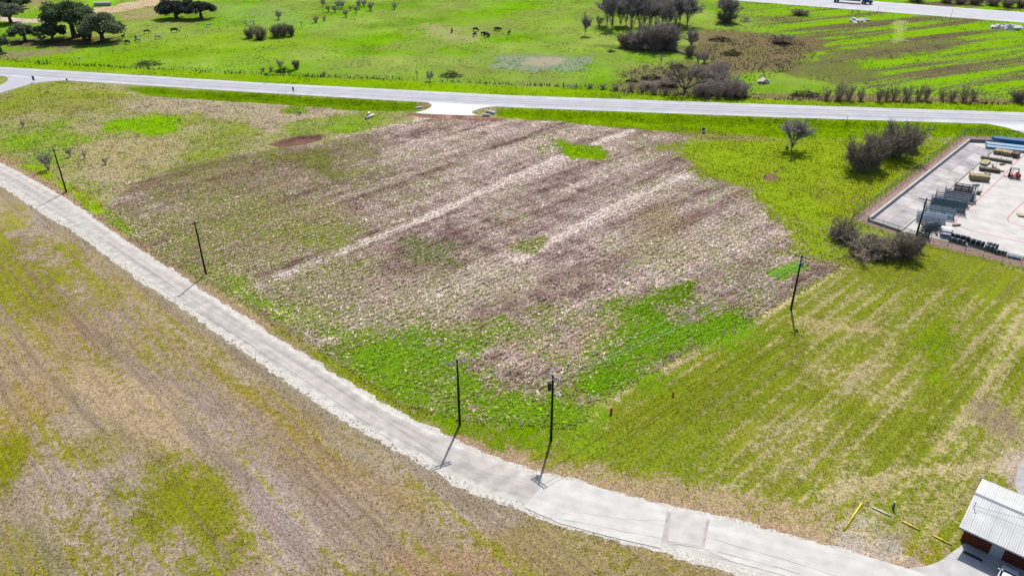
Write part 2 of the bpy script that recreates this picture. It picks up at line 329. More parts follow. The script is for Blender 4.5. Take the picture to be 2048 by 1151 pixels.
 ([(2020, 905), (2060, 880), (2080, 1000), (2010, 960)], .05, C(190, 170, 155), GRN_O, 1.5, 2, .9),
 # verge of the lane
 ([(880, 838), (1000, 853), (1080, 860), (1060, 890), (980, 890), (900, 862)], .9, OLIVE, C(115, 165, 15), 1.5, 2.5, .85),
 ([(560, 660), (700, 745), (790, 805), (850, 830), (830, 840), (760, 800), (650, 730), (540, 655)], .7, OLIVE, C(125, 150, 25), 1, 1.5, .8),
]
PATCH = [(GP(p[0]),) + p[1:] for p in PATCH]
PIT = GP([(532, 289), (556, 279), (600, 270), (648, 267), (644, 279), (604, 290), (560, 294)])

def paint(x, y):
    n = x.shape; D = np.empty(n + (3,)); E = np.empty(n + (3,)); g = np.full(n, .86); h = np.full(n, .16); bare = np.zeros(n)
    D[:] = C(160, 165, 95); E[:] = C(112, 178, 28)
    big = fbm(x / 40, y / 40, 4, 3); mid = fbm(x / 11, y / 11, 4, 9); fine = fbm(x / 2.6, y / 2.6, 3, 21); u, w = U(x, y), W(x, y)
    hu = fbm(x / 26, y / 18, 4, 77); pal = np.clip(.5 + 2.6 * hu, 0, 1)[:, None]; E[:] = E * pal + C(142, 182, 84) * (1 - pal); E *= (1 + .6 * mid + .35 * big)[:, None]; g = g + .02 + .9 * big + .6 * mid + .2 * fine
    def over(m, gv=None, Dv=None, Ev=None, hv=None):
        nonlocal g, h
        if gv is not None: g = g * (1 - m) + gv * m
        if Dv is not None: D[:] = D * (1 - m[:, None]) + Dv * m[:, None]
        if Ev is not None: E[:] = E * (1 - m[:, None]) + Ev * m[:, None]
        if hv is not None: h = h * (1 - m) + hv * m
    wob = lambda a: a * (fbm(x / 6, y / 6, 3, 44) * 1.6 + fbm(x / 1.7, y / 1.7, 2, 45) * .7)
    # far right field: long windrows
    fr = sstep(95, 130, x + (y - 240) * .05) * sstep(238, 246, y); a = R(24)
    st = fbm((-x * math.sin(a) + y * math.cos(a)) / 3.4, (x * math.cos(a) + y * math.sin(a)) / 60, 3, 71)
    over(fr, .62 + 1.9 * st + .5 * big, C(125, 115, 85), C(128, 195, 30))
    # south of the highway: pasture
    ms = sstep(-1, 1, poly_sd(x, y, SOUTH)); over(ms, .56 + .9 * mid + .5 * big + .25 * fine, C(178, 165, 125), C(135, 168, 62), .2)
    # rough field
    sdf = poly_sd(x, y, FIELD); rag = 1.2 + 9 * sstep(140, 185, y) * sstep(10, -20, x); mf = sstep(-.5 - .25 * rag, .5 + .25 * rag, sdf + wob(1.0) * rag)
    s1 = fbm(w / 5.5, u / 70, 3, 5); s2 = fbm(w / 1.6, u / 14, 3, 6); s3 = fbm(u / 1.5, w / 9, 3, 8)
    left = sstep(10, -70, x)
    tone = np.clip(.52 + 1.25 * s1 + .9 * s2 + .7 * fine + .4 * s3 + .3 * mid, 0, 1)[:, None]
    dd = C(120, 94, 86) * (1 - tone) + C(212, 192, 184) * tone
    nearm = sstep(130, 85, y)
    over(mf, .2 + .3 * left + .16 * nearm + .75 * mid + .35 * s2 + .35 * fine + .25 * s1 + .3 * big, dd, C(128, 158, 60), .3)
    # pale tracks and one dark ridge through it
    for L, wd, col, op in [([(480, 588), (640, 520), (870, 428), (1000, 366), (1160, 300), (1260, 262)], 1.6, C(218, 202, 192), .95),
                       ([(655, 672), (860, 600), (1010, 535), (1106, 480), (1263, 396), (1384, 348)], 1.4, C(216, 200, 190), .9),
                       ([(420, 510), (560, 440), (760, 370), (900, 320)], 1.2, C(196, 180, 165), .5),
                       ([(880, 740), (1010, 670), (1200, 590), (1400, 500), (1560, 420)], 1.2, C(208, 188, 180), .45),
                       ([(760, 600), (900, 560), (1090, 470), (1200, 400), (1330, 330)], 1.0, C(208, 190, 182), .4),
                       ([(300, 470), (470, 400), (640, 350), (800, 300), (950, 260)], 1.0, C(196, 178, 160), .4),
                       ([(840, 750), (920, 715), (980, 695)], .7, C(215, 200, 188), .85),
                       ([(900, 680), (995, 610), (1089, 580), (1193, 537), (1280, 497), (1367, 448), (1450, 410), (1530, 365)], 2.2, C(120, 92, 82), .5)]:
        dl = line_d(x, y, smooth(GP(L), 2)); m = sstep(wd + .8, wd * .3, dl + wob(1.2)) * op; over(m, .12, col, None, None)
    # foreground below the lane, mown along the lane
    mg = sstep(-.3, .3, poly_sd(x, y, FORE)); sl = fbm(u / 1.9, w / 26, 3, 12); sl2 = fbm(u / 7, w / 60, 3, 13)
    tt = np.clip(.5 + 1.3 * sl + .9 * mid + .7 * big, 0, 1)[:, None]; t2 = np.clip(.5 + 1.6 * sl2 + 1.2 * mid, 0, 1)[:, None]
    over(mg, .35 + .8 * mid + .6 * big + .6 * sl, (C(146, 123, 96) * (1 - tt) + C(182, 160, 130) * tt) * t2 + C(168, 152, 138) * (1 - t2), C(132, 140, 58), .11)
    # lawn, mown the other way
    mlw = sstep(-.25, .25, poly_sd(x, y, LAWN) + wob(.5)); lw = fbm(w / 1.5, u / 34, 3, 15); lw2 = -.42 * np.maximum(0, np.cos(w * 2 * math.pi / 2.5 + 1.5 * big)) ** 3 * sstep(-.3, .2, big + mid) + .08
    over(mlw, .57 + .75 * mid + .5 * big + .7 * lw + lw2, C(180, 168, 116), C(126, 152, 46), .1)
    # strips beside the lane
    du = line_d(x, y, ROAD_U); dl_ = line_d(x, y, ROAD_L); south = sstep(0, .5, poly_sd(x, y, FORE)); near = 1 - south
    mv = near * sstep(.6, -.3, -mf + 0 * x + .5) * 0
    vu = near * sstep(5.5, 4.2, du) * (1 - mf); over(vu, .5 + .7 * mid + .4 * fine, C(176, 158, 118), C(138, 152, 45), .1)
    vu = near * sstep(2.4, 1.0, du + wob(.9)); over(vu, .1, C(178, 150, 122), None, .07)
    vl = south * sstep(2.6, .8, dl_ + wob(1.0)); over(vl, .12, C(150, 136, 112), None, .08)
    vl = south * np.exp(-((dl_ - 4.0) / .7) ** 2) * sstep(60, 20, x); over(vl * .6, .1, C(170, 158, 135), None, .05)
    for L, wd, op in [([(1560, 1010), (1700, 965), (1800, 945), (1900, 937), (2020, 928)], .35, .6), ([(1600, 1025), (1720, 985), (1820, 965), (1960, 955)], .3, .5), ([(1880, 905), (1960, 800), (2000, 710), (2040, 630)], .5, .5), ([(1905, 910), (1985, 800), (2025, 715), (2060, 640)], .4, .4), ([(1586, 628), (1640, 642), (1720, 662)], .35, .55), ([(1180, 850), (1220, 800), (1350, 728), (1480, 662), (1585, 600)], .4, .5), ([(1080, 890), (1170, 870), (1235, 800)], .4, .4)]:
        dl = line_d(x, y, smooth(GP(L), 2)); over(sstep(wd + .5, wd * .3, dl + wob(.4)) * op, .15, C(200, 182, 138), None, None)
    # edge of the uncut field: a dry mown ribbon outside it
    rb = (1 - mf) * sstep(2.4, .5, -sdf) * mlw; over(rb * .75, .2, C(196, 178, 132), None, .08)
    for P, gv, Dv, Ev, so, am, op in PATCH:
        b0, b1 = P.min(0) - so - am, P.max(0) + so + am
        k = np.nonzero((x > b0[0]) & (x < b1[0]) & (y > b0[1]) & (y < b1[1]))[0]
        if not len(k): continue
        sd = poly_sd(x[k], y[k], P) + am * (fbm(x[k] / 7, y[k] / 7, 3, 44) * 1.5 + fbm(x[k] / 1.9, y[k] / 1.9, 2, 45) * .8)
        m = sstep(-so, so * .6, sd) * op
        g[k] = g[k] * (1 - m) + (gv + .35 * mid[k] + .2 * fine[k]) * m; mm = m[:, None]
        D[k] = D[k] * (1 - mm) + Dv * mm; E[k] = E[k] * (1 - mm) + Ev * (1 + .4 * mid[k] + .3 * fine[k])[:, None] * mm
    D *= (1 + 1.25 * mf + .18 * mg * (1 - mf) + .12 * mlw * (1 - mf) + .15 * ms * (1 - mf))[:, None]; E *= np.array([1.28, .97, 1.0]) * (1 + .12 * mf)[:, None]
    sp = poly_sd(x, y, PIT); m = sstep(-.6, .4, sp + wob(1)); over(m, 0, C(146, 112, 96), None, .02); bare = np.maximum(bare, m)
    return D, E, np.clip(g, 0, 1), h, bare

def ground_z(x, y):
    z = np.zeros_like(x); d = line_d(x, y, HWY_N); s = poly_sd(x, y, SOUTH) > 0
    dit = np.where(s, np.where(d < 5.5, -1.15 * sstep(.8, 5.5, d), -1.15 * sstep(12, 5.5, d)), 0)
    keep = sstep(1.0, 9, -poly_sd(x, y, DRIVE)) * sstep(4, 22, -poly_sd(x, y, JUNC)) * sstep(2, 10, -poly_sd(x, y, APRON)) * sstep(-150, -110, x)
    z += dit * keep
    z -= .9 * sstep(-.2, 1.6, poly_sd(x, y, PIT))
    return z
def gz(p): return float(ground_z(np.array([p[0]]), np.array([p[1]]))[0])
def S(px, py):                              # standing point on the ground for a photo position
    p = G(px, py); p.z = gz(p); return p

def build_ground():
    def axis(lo, hi, st, far0, far1, st2):
        a = list(np.arange(lo, hi, st)); x = hi; s = st
        while x < far1: a.append(x); s = min(s * 1.06, st2); x += s
        while x < 6000: a.append(x); s *= 1.35; x += s
        a.append(6000); b = []; x = lo; s = st
        while x > far0: s = min(s * 1.06, st2); x -= s; b.append(x)
        while x > -6000: s *= 1.35; x -= s; b.append(x)
        return np.array(b[::-1] + a)
    xs = axis(-118, 122, .6, -290, 290, 1.3); ys = axis(54, 250, .6, 48, 470, 1.3)
    X, Y = np.meshgrid(xs, ys); x, y = X.ravel(), Y.ravel()
    z = ground_z(x, y)
    D, E, g, h, bare = paint(x, y)
    bed = sstep(-.5, .5, poly_sd(x, y, FIELD))[:, None]; D *= 1 - .5 * bed; E *= 1 - .34 * bed  # field ground darkened: bare soil plus shade between the tufts, painted into the colour
    inr = poly_sd(x, y, np.vstack([ROAD_U, ROAD_L[::-1]]))
    keep = sstep(0, 2.5, -inr) * sstep(0, 2.5, -poly_sd(x, y, np.vstack([HWY_F, HWY_N[::-1]]))) * sstep(0, 3, -poly_sd(x, y, np.vstack([FAR_F, FAR_N[::-1]])))
    for P in (DRIVE, JUNC, APRON, YARD): keep *= sstep(-.2, 2.0, -poly_sd(x, y, P))
    rel = h * (.55 * fbm(x / 1.5, y / 1.5, 2, 91) + .35 * (rng.random(x.shape) - .5)) * 1.0 + .12 * h * fbm(x / 5, y / 5, 2, 92)
    far = sstep(400, 700, np.hypot(x, y))
    sink = sstep(.2, 1.2, inr)
    for P in (np.vstack([HWY_F, HWY_N[::-1]]), np.vstack([FAR_F, FAR_N[::-1]]), DRIVE, JUNC, APRON, YARD): sink = np.maximum(sink, sstep(.1, 1.0, poly_sd(x, y, P)))
    z += (rel - .02) * keep * (1 - far) - .012 - .12 * sink
    nx, ny = len(xs), len(ys); i = (np.arange(ny - 1)[:, None] * nx + np.arange(nx - 1)[None]).ravel()
    Fq = np.c_[i, i + 1, i + nx + 1, i + nx]
    m, nt, b, N, L = nodes('ground_cover')
    tc = N.new('ShaderNodeTexCoord')
    def at(nm): a = N.new('ShaderNodeAttribute'); a.attribute_name = nm; return a
    def noise(sc, det=6, rgh=.65):
        q = N.new('ShaderNodeTexNoise'); q.inputs['Scale'].default_value = sc; q.inputs['Detail'].default_value = det; q.inputs['Roughness'].default_value = rgh
        L.new(tc.outputs['Object'], q.inputs['Vector']); return q
    def rng_(src, a, b_, c, d):
        q = N.new('ShaderNodeMapRange'); L.new(src, q.inputs[0])
        for k, v in zip((1, 2, 3, 4), (a, b_, c, d)): q.inputs[k].default_value = v
        return q.outputs[0]
    def math_(op, a, b_):
        q = N.new('ShaderNodeMath'); q.operation = op
        for k, v in enumerate((a, b_)):
            if isinstance(v, float): q.inputs[k].default_value = v
            else: L.new(v, q.inputs[k])
        return q.outputs[0]
    n1 = noise(.9); n2 = noise(2.6, 4, .6); n3 = noise(4.2, 3, .7)
    def streak(sc):
        mp = N.new('ShaderNodeMapping'); mp.vector_type = 'TEXTURE'; mp.inputs['Rotation'].default_value = (0, 0, A45); L.new(tc.outputs['Object'], mp.inputs[0])
        m2 = N.new('ShaderNodeMapping'); m2.inputs['Scale'].default_value = sc; L.new(mp.outputs[0], m2.inputs[0])
        q = N.new('ShaderNodeTexNoise'); q.inputs['Scale'].default_value = 1; q.inputs['Detail'].default_value = 5; q.inputs['Roughness'].default_value = .6; L.new(m2.outputs[0], q.inputs['Vector'])
        return rng_(q.outputs[0], .3, .7, -.5, .5)
    stk = math_('ADD', math_('MULTIPLY', math_('ADD', streak((1.3, .045, 1)), streak((.3, .012, 1))), at('SU').outputs['Fac']), math_('MULTIPLY', streak((.045, 1.0, 1)), at('SW').outputs['Fac']))
    thr = math_('SUBTRACT', rng_(n1.outputs[0], .28, .72, 0., 1.), math_('MULTIPLY', stk, .7))
    fr = rng_(math_('SUBTRACT', at('Mix').outputs['Fac'], thr), -.22, .22, 0., 1.)
    mx = N.new('ShaderNodeMix'); mx.data_type = 'RGBA'; L.new(fr, mx.inputs['Factor'])
    L.new(at('Dry').outputs['Color'], mx.inputs['A']); L.new(at('Grn').outputs['Color'], mx.inputs['B'])
    v = math_('MULTIPLY', rng_(n2.outputs[0], .3, .7, .5, 1.5), rng_(n3.outputs[0], .3, .7, .55, 1.45))
    amp = math_('SUBTRACT', 1.0, math_('MULTIPLY', math_('ADD', at('SU').outputs['Fac'], at('SW').outputs['Fac']), .38))
    v = math_('ADD', math_('MULTIPLY', math_('SUBTRACT', v, 1.0), amp), 1.0)
    v = math_('MULTIPLY', v, math_('ADD', math_('MULTIPLY', stk, .55), 1.0))
    sc = N.new('ShaderNodeVectorMath'); sc.operation = 'SCALE'; L.new(mx.outputs['Result'], sc.inputs[0]); L.new(v, sc.inputs['Scale'])
    L.new(sc.outputs[0], b.inputs['Base Color']); b.inputs['Roughness'].default_value = 1; b.inputs['Specular IOR Level'].default_value = 0
    bp = N.new('ShaderNodeBump'); bp.inputs['Strength'].default_value = .55; bp.inputs['Distance'].default_value = .14
    L.new(math_('ADD', n2.outputs[0], n3.outputs[0]), bp.inputs['Height']); L.new(bp.outputs[0], b.inputs['Normal'])
    o = mesh_np('ground', np.c_[x, y, z], Fq, m, None, {'Dry': D, 'Grn': E, 'Mix': g, 'SU': sstep(0, 2, poly_sd(x, y, FORE)), 'SW': sstep(0, 1, poly_sd(x, y, LAWN)) + .7 * bed[:, 0]}, True)
    tag(o, kind='structure', label='grassy ground, green and dry, with mown lawn and rough field'); return o

# ------------------------------------------------------------------ roads
def paving(name, base, edge, dark=.8, sc=.5, along=(.02, 6), joints=None):
    """pale worn paving: u across 0..1, v along in metres"""
    m, nt, b, N, L = nodes(name)
    uv = N.new('ShaderNodeUVMap'); tc = N.new('ShaderNodeTexCoord'); sp = N.new('ShaderNodeSeparateXYZ'); L.new(uv.outputs[0], sp.inputs[0])
    n1 = N.new('ShaderNodeTexNoise'); n1.inputs['Scale'].default_value = sc; n1.inputs['Detail'].default_value = 8; L.new(tc.outputs['Object'], n1.inputs['Vector'])
    mp = N.new('ShaderNodeMapping'); mp.inputs['Scale'].default_value = (along[1], along[0], 1); L.new(uv.outputs[0], mp.inputs[0])
    n2 = N.new('ShaderNodeTexNoise'); n2.inputs['Scale'].default_value = 1; n2.inputs['Detail'].default_value = 6; L.new(mp.outputs[0], n2.inputs['Vector'])
    ad = N.new('ShaderNodeMath'); ad.operation = 'ADD'; L.new(n1.outputs[0], ad.inputs[0]); L.new(n2.outputs[0], ad.inputs[1])
    r1 = N.new('ShaderNodeMapRange'); L.new(ad.outputs[0], r1.inputs[0]); r1.inputs[1].default_value = .7; r1.inputs[2].default_value = 1.3; r1.inputs[3].default_value = dark; r1.inputs[4].default_value = 1.14
    # ragged pale edges
    e1 = N.new('ShaderNodeMath'); e1.operation = 'SUBTRACT'; L.new(sp.outputs[0], e1.inputs[0]); e1.inputs[1].default_value = .5
    e2 = N.new('ShaderNodeMath'); e2.operation = 'ABSOLUTE'; L.new(e1.outputs[0], e2.inputs[0])
    e3 = N.new('ShaderNodeMath'); e3.operation = 'MULTIPLY_ADD'; L.new(n1.outputs[0], e3.inputs[0]); e3.inputs[1].default_value = .3; L.new(e2.outputs[0], e3.inputs[2])
    r2 = N.new('ShaderNodeMapRange'); L.new(e3.outputs[0], r2.inputs[0]); r2.inputs[1].default_value = .48; r2.inputs[2].default_value = .6
    mx = N.new('ShaderNodeMix'); mx.data_type = 'RGBA'; L.new(r2.outputs[0], mx.inputs['Factor']); mx.inputs['A'].default_value = (*base, 1); mx.inputs['B'].default_value = (*edge, 1)
    s = N.new('ShaderNodeVectorMath'); s.operation = 'SCALE'; L.new(mx.outputs['Result'], s.inputs[0]); L.new(r1.outputs[0], s.inputs['Scale']); L.new(s.outputs[0], b.inputs['Base Color'])
    b.inputs['Roughness'].default_value = .9; b.inputs['Specular IOR Level'].default_value = .2
    n3 = N.new('ShaderNodeTexNoise'); n3.inputs['Scale'].default_value = 9; L.new(tc.outputs['Object'], n3.inputs['Vector'])
    bp = N.new('ShaderNodeBump'); bp.inputs['Strength'].default_value = .25; bp.inputs['Distance'].default_value = .03; L.new(n3.outputs[0], bp.inputs['Height']); L.new(bp.outputs[0], b.inputs['Normal'])
    MATS[name] = m; return m
def strip(name, A, B, z, mat, jit=0.0, step=.6, cross=6, crown=0.0, seed=0, thick=0.0, parent=None):
    A, B = resample(A, step), resample(B, step); n = max(len(A), len(B)); t = np.linspace(0, 1, n)
    A = np.c_[np.interp(t, np.linspace(0, 1, len(A)), A[:, 0]), np.interp(t, np.linspace(0, 1, len(A)), A[:, 1])]
    B = np.c_[np.interp(t, np.linspace(0, 1, len(B)), B[:, 0]), np.interp(t, np.linspace(0, 1, len(B)), B[:, 1])]
    d = B - A; d /= np.linalg.norm(d, axis=1)[:, None] + 1e-9
    if jit:
        s = np.arange(n) * step
        A = A - d * (jit * (fbm(s / 1.1, s * 0, 3, seed) * 2 + fbm(s / 9, s * 0 + 5, 2, seed + 3)))[:, None]
        B = B + d * (jit * (fbm(s / 1.1, s * 0 + 9, 3, seed + 1) * 2 + fbm(s / 9, s * 0 + 2, 2, seed + 4)))[:, None]
    along = np.r_[0, np.cumsum(np.hypot(*np.diff((A + B) / 2, axis=0).T))]
    V = []; uv = []
    for k in range(cross + 1):
        f = k / cross; q = A * (1 - f) + B * f
        V.append(np.c_[q, np.full(n, z + crown * 4 * f * (1 - f))]); uv.append(np.c_[np.full(n, f), along])
    V = np.vstack(V); uv = np.vstack(uv)
    i = (np.arange(cross)[:, None] * n + np.arange(n - 1)[None]).ravel()
    Fq = np.c_[i, i + n, i + n + 1, i + 1]
    # face up
    if np.cross(V[Fq[0, 1]] - V[Fq[0, 0]], V[Fq[0, 2]] - V[Fq[0, 0]])[2] < 0: Fq = Fq[:, ::-1]
    o = mesh_np(name, V, Fq, mat, parent); l = o.data.uv_layers.new(name='UVMap'); l.data.foreach_set('uv', uv[Fq.ravel()].astype(np.float32).ravel())
    return o
def sheet(name, P, z, mat, thick=.12, parent=None):     # flat slab with an outline
    n = len(P); me = bpy.data.meshes.new(name); bm = bmesh.new()
    vs = [bm.verts.new((p[0], p[1], z)) for p in P]; f = bm.faces.new(vs); f.normal_update()
    if f.normal.z < 0: f.normal_flip()
    r = bmesh.ops.extrude_face_region(bm, geom=[f]); 
    for v in [e for e in r['geom'] if isinstance(e, bmesh.types.BMVert)]: v.co.z -= thick
    bmesh.ops.recalc_face_normals(bm, faces=bm.faces); bmesh.ops.triangulate(bm, faces=[f for f in bm.faces if len(f.verts) > 4])
    uvl = bm.loops.layers.uv.new('UVMap')
    for f in bm.faces:
        for lp in f.loops: lp[uvl].uv = (.5, lp.vert.co.y)
    bm.to_mesh(me); bm.free(); me.materials.append(mat)
    o = bpy.data.objects.new(name, me); COL.objects.link(o); o.parent = parent; return o

YARD = GP([(1704, 438), (1927, 272), (1990, 274), (2400, 285), (2600, 680), (2048, 534), (1829, 482)])
build_ground()
CHIP = paving('chip_seal', C(222, 213, 203), C(241, 233, 221), .68, .6, (.035, 5))
CONC = paving('bright_concrete', C(238, 232, 223), C(243, 237, 227), .82, .5, (.03, 5))
HWYM = paving('highway_surface', C(212, 210, 216), C(224, 222, 224), .86, .2, (.004, 9))
CALI = plain('crushed_white_rock', C(236, 228, 216), .95, 0, .3, 2.5, .1, .5)
def tg(o): tag(o, kind='structure'); return o
cl = (resample(ROAD_U, .6), resample(ROAD_L, .6))
def offset(P, d):
    P = resample(smooth(P, 2), 1.0); T = np.gradient(P, axis=0); T /= np.linalg.norm(T, axis=1)[:, None]; return P + np.c_[-T[:, 1], T[:, 0]] * d
shoulder = tg(strip('road_shoulder', offset(ROAD_U, .3), offset(ROAD_L, -.35), .006, CALI, .6, .3, 2, 0, 11))
lane = tg(strip('road', offset(ROAD_U, -.3), offset(ROAD_L, .75), .014, CHIP, .22, .4, 6, .05, 3))
slab = tg(strip('road_slab', GP([(1100, 953), (1181, 969), (1249, 991), (1336, 1015)]), GP([(1048, 1014), (1122, 1047), (1220, 1073), (1320, 1096)]), .062, CONC, .06, .5, 4, .02, 5))
sq = tg(strip('road_slab', GP([(1343, 1017), (1415, 1032)]), GP([(1336, 1082), (1402, 1092)]), .058, paving('grey_concrete', C(230, 223, 215), C(234, 227, 218), .84, .8, (.3, 2)), .03, .5, 4, .02, 6))
sl2 = tg(strip('road_slab', GP([(1421, 1033), (1500, 1052), (1600, 1079), (1655, 1093), (1720, 1108), (1860, 1150), (2150, 1228)]), GP([(1408, 1098), (1464, 1122), (1560, 1148), (1650, 1175), (1760, 1205), (1900, 1235), (1980, 1260)]), .055, CONC, .08, .5, 4, .02, 7))
TAR = plain('crack_dirt', (.24, .225, .21), .95, 0, .3)
for k, L in enumerate([[(1085, 1030), (1150, 1024), (1200, 1032), (1260, 1040), (1336, 1042)], [(1100, 1036), (1170, 1046), (1240, 1062), (1326, 1078)], [(1345, 1088), (1420, 1098), (1500, 1120), (1600, 1148)], [(1430, 1078), (1500, 1100), (1580, 1122), (1700, 1160)], [(700, 800), (800, 862), (900, 905), (990, 945)], [(420, 612), (560, 705), (640, 760)]]):
    P = smooth(GP(L), 2); P = resample(P, .35); s = np.arange(len(P)) * .35; P[:, 1] += .25 * fbm(s / .8, s * 0, 3, 50 + k)
    o = tg(strip('road_crack', P, P + np.array([0, .035]), .085 if k < 4 else .058, TAR, .03, .3, 1, 0, 60 + k))
highway = tg(strip('highway', HWY_F, HWY_N, .03, HWYM, .12, 1.5, 10, .12, 8))
JO = plain('tar_joint', C(168, 165, 172), .9, 0, .15)
for f0 in (.34, .52, .70):                 # darker wheel tracks and the seam between the lanes
    ra, rb_ = [np.c_[np.interp(np.linspace(0, 1, 60), np.linspace(0, 1, len(q)), q[:, 0]), np.interp(np.linspace(0, 1, 60), np.linspace(0, 1, len(q)), q[:, 1])] for q in (resample(HWY_F, 4), resample(HWY_N, 4))]; a = ra * (1 - f0) + rb_ * f0; w_ = .35 if f0 == .52 else .5
    n_ = np.array([0, w_]); tg(strip('lane_seam', a + n_ / 2, a - n_ / 2, .03 + .12 * 4 * f0 * (1 - f0) + .012, JO, .1, 1.5, 1, 0, int(f0 * 100)))
tg(sheet('driveway', smooth(np.vstack([DRIVE, DRIVE[:1]]), 1)[:-1], .055, plain('new_concrete', C(252, 250, 246), .85, 0, .05, .3, .2), .5))
tg(sheet('side_road', smooth(np.vstack([JUNC, JUNC[:1]]), 1)[:-1], .035, HWYM, .3))
tg(sheet('driveway', APRON, .03, plain('pale_concrete', C(246, 243, 238), .85, 0, .06, .3, .2), .4))
tg(strip('far_highway', FAR_F, FAR_N, .05, paving('far_highway_surface', C(214, 212, 216), C(224, 222, 222), .9, .15, (.003, 7)), .15, 2, 8, .15, 9))
# building forecourt and the gravel drive behind it
FORECOURT = GP([(1800, 1139), (1850, 1132), (1880, 1122), (1906, 1102), (1926, 1088), (1940, 1072), (2010, 1060), (2250, 1150), (2250, 1260), (1960, 1185), (1850, 1152)])
tg(sheet('forecourt', smooth(np.vstack([FORECOURT, FORECOURT[:1]]), 2)[:-1], .03, plain('forecourt_concrete', C(222, 218, 214), .9, 0, .14, .8, .2), .3))
BACKD = GP([(2200, 800), (2110, 850), (2048, 916), (2038, 932), (2028, 968), (2040, 996), (2140, 1030), (2500, 1150), (2560, 1000), (2420, 840)])
tg(sheet('gravel_drive', smooth(np.vstack([BACKD, BACKD[:1]]), 2)[:-1], .02, plain('drive_gravel', C(205, 200, 198), .95, 0, .15, 1.5, .2, .3), .3))

# ------------------------------------------------------------------ grass tufts, weeds and loose rock (uncountable)
BLADE = leafy('grass_blades', .12, .72)
def visible(x, y, mx=40, top=-30):
    d = y * CP + CAM_H * SP; px = 1024 + F_PX * x / d; py = 575.5 - F_PX * (y * SP - CAM_H * CP) / d
    return (px > -mx) & (px < 2048 + mx) & (py < 1151 + mx) & (py > top)
ROADP = np.vstack([ROAD_U, ROAD_L[::-1]]); HWYP = np.vstack([HWY_F, HWY_N[::-1]]); FARP = np.vstack([FAR_F, FAR_N[::-1]])
def off_paving(x, y, r=0.0):
    k = np.ones(x.shape, bool)
    for P in (ROADP, HWYP, FARP, DRIVE, JUNC, APRON, YARD, FORECOURT, BACKD): k &= poly_sd(x, y, P) < -r
    return k
def tufts(name, x, y, col, h, r, K, label, cat, width=.35, lean=.5, parent=None, zoff=-.02):
    n = len(x); z = ground_z(x, y) + zoff
    a = rng.random((n, K)) * 2 * math.pi; rr = r[:, None] * (.35 + .65 * rng.random((n, K))); hh = h[:, None] * (.55 + .6 * rng.random((n, K)))
    bx = x[:, None] + .45 * rr * np.cos(a + 2) * rng.random((n, K)); by = y[:, None] + .45 * rr * np.sin(a + 2) * rng.random((n, K))
    wd = width * rr; tx = bx + rr * lean * 2 * np.cos(a); ty = by + rr * lean * 2 * np.sin(a)
    V = np.empty((n, K, 3, 3)); zz = z[:, None] + np.zeros((n, K))
    V[:, :, 0] = np.stack([bx - wd * np.sin(a), by + wd * np.cos(a), zz], -1); V[:, :, 1] = np.stack([bx + wd * np.sin(a), by - wd * np.cos(a), zz], -1)
    V[:, :, 2] = np.stack([tx, ty, zz + hh], -1)
    c = col[:, None, :] * (.55 + .5 * rng.random((n, 1, 1)) + .4 * rng.random((n, K, 1))); Cc = np.repeat(c[:, :, None, :], 3, 2)
    o = mesh_np(name, V.reshape(-1, 3), np.arange(n * K * 3).reshape(-1, 3), BLADE, parent, {'Col': Cc.reshape(-1, 3)})
    return tag(o, label, cat, kind='stuff')
def scatter(n, x0, x1, y0, y1):
    return x0 + (x1 - x0) * rng.random(n), y0 + (y1 - y0) * rng.random(n)
def mixcol(D, E, g, sharp=.16):
    t = rng.random(len(g)); f = sstep(-sharp, sharp, g - (.5 + (t - .5) * .8))[:, None]; return D * (1 - f) + E * f, f[:, 0]
# rough uncut field
x, y = scatter(480000, FIELD[:, 0].min(), FIELD[:, 0].max(), FIELD[:, 1].min(), FIELD[:, 1].max())
u_, w__ = U(x, y), W(x, y)            # most of it stands in the old mowing rows
wr = (np.round(w__ / 1.15 + .8 * fbm(u_ / 40, w__ / 40, 2, 61)) - .8 * fbm(u_ / 40, w__ / 40, 2, 61)) * 1.15 + rng.normal(0, .22, len(x))
w__ = np.where(rng.random(len(x)) < .55, wr, w__); x, y = u_ * math.cos(A45) - w__ * math.sin(A45), u_ * math.sin(A45) + w__ * math.cos(A45)
k = (poly_sd(x, y, FIELD) + (1.2 + 9 * sstep(140, 185, y) * sstep(10, -20, x)) * (fbm(x / 6, y / 6, 3, 44) * 1.6 + fbm(x / 1.7, y / 1.7, 2, 45) * .7) > .2 + rng.random(len(x)) * 3 * sstep(140, 185, y)) & visible(x, y)
x, y = x[k], y[k]; dens = .62 + 1.5 * fbm(x / 2.2, y / 2.2, 3, 33) + .8 * fbm(W(x, y) / 1.3, U(x, y) / 6, 2, 34)
dist = np.hypot(x, y); k = rng.random(len(x)) < np.clip(dens, .08, 1) * np.clip(150 / dist, .35, 1); x, y = x[k], y[k]
D, E, g, h, b = paint(x, y); c, f = mixcol(D, E, g)
hh = h * (.45 + .75 * rng.random(len(x))) * (1 - .45 * f); rr = .2 + .26 * rng.random(len(x))
c = c * np.exp(rng.normal(0, .25, (len(x), 1)))
tufts('rough_grass', x, y, c * 1.12, hh * 1.1, rr, 6, 'tall dry and green grass tufts of the uncut field', 'grass', .23)
# ragged edge of the uncut field
P = resample(np.vstack([FIELD[:24], FIELD[24:25]]), .2); P = P + rng.normal(0, .45, P.shape)
D, E, g, h, b = paint(P[:, 0], P[:, 1]); c, f = mixcol(D * .9, E, g * .45)
tufts('edge_grass', P[:, 0], P[:, 1], c * 1.15, .2 + .2 * rng.random(len(P)), .22 + .2 * rng.random(len(P)), 6, 'fringe of tall dry grass along the uncut field edge', 'grass', .24)
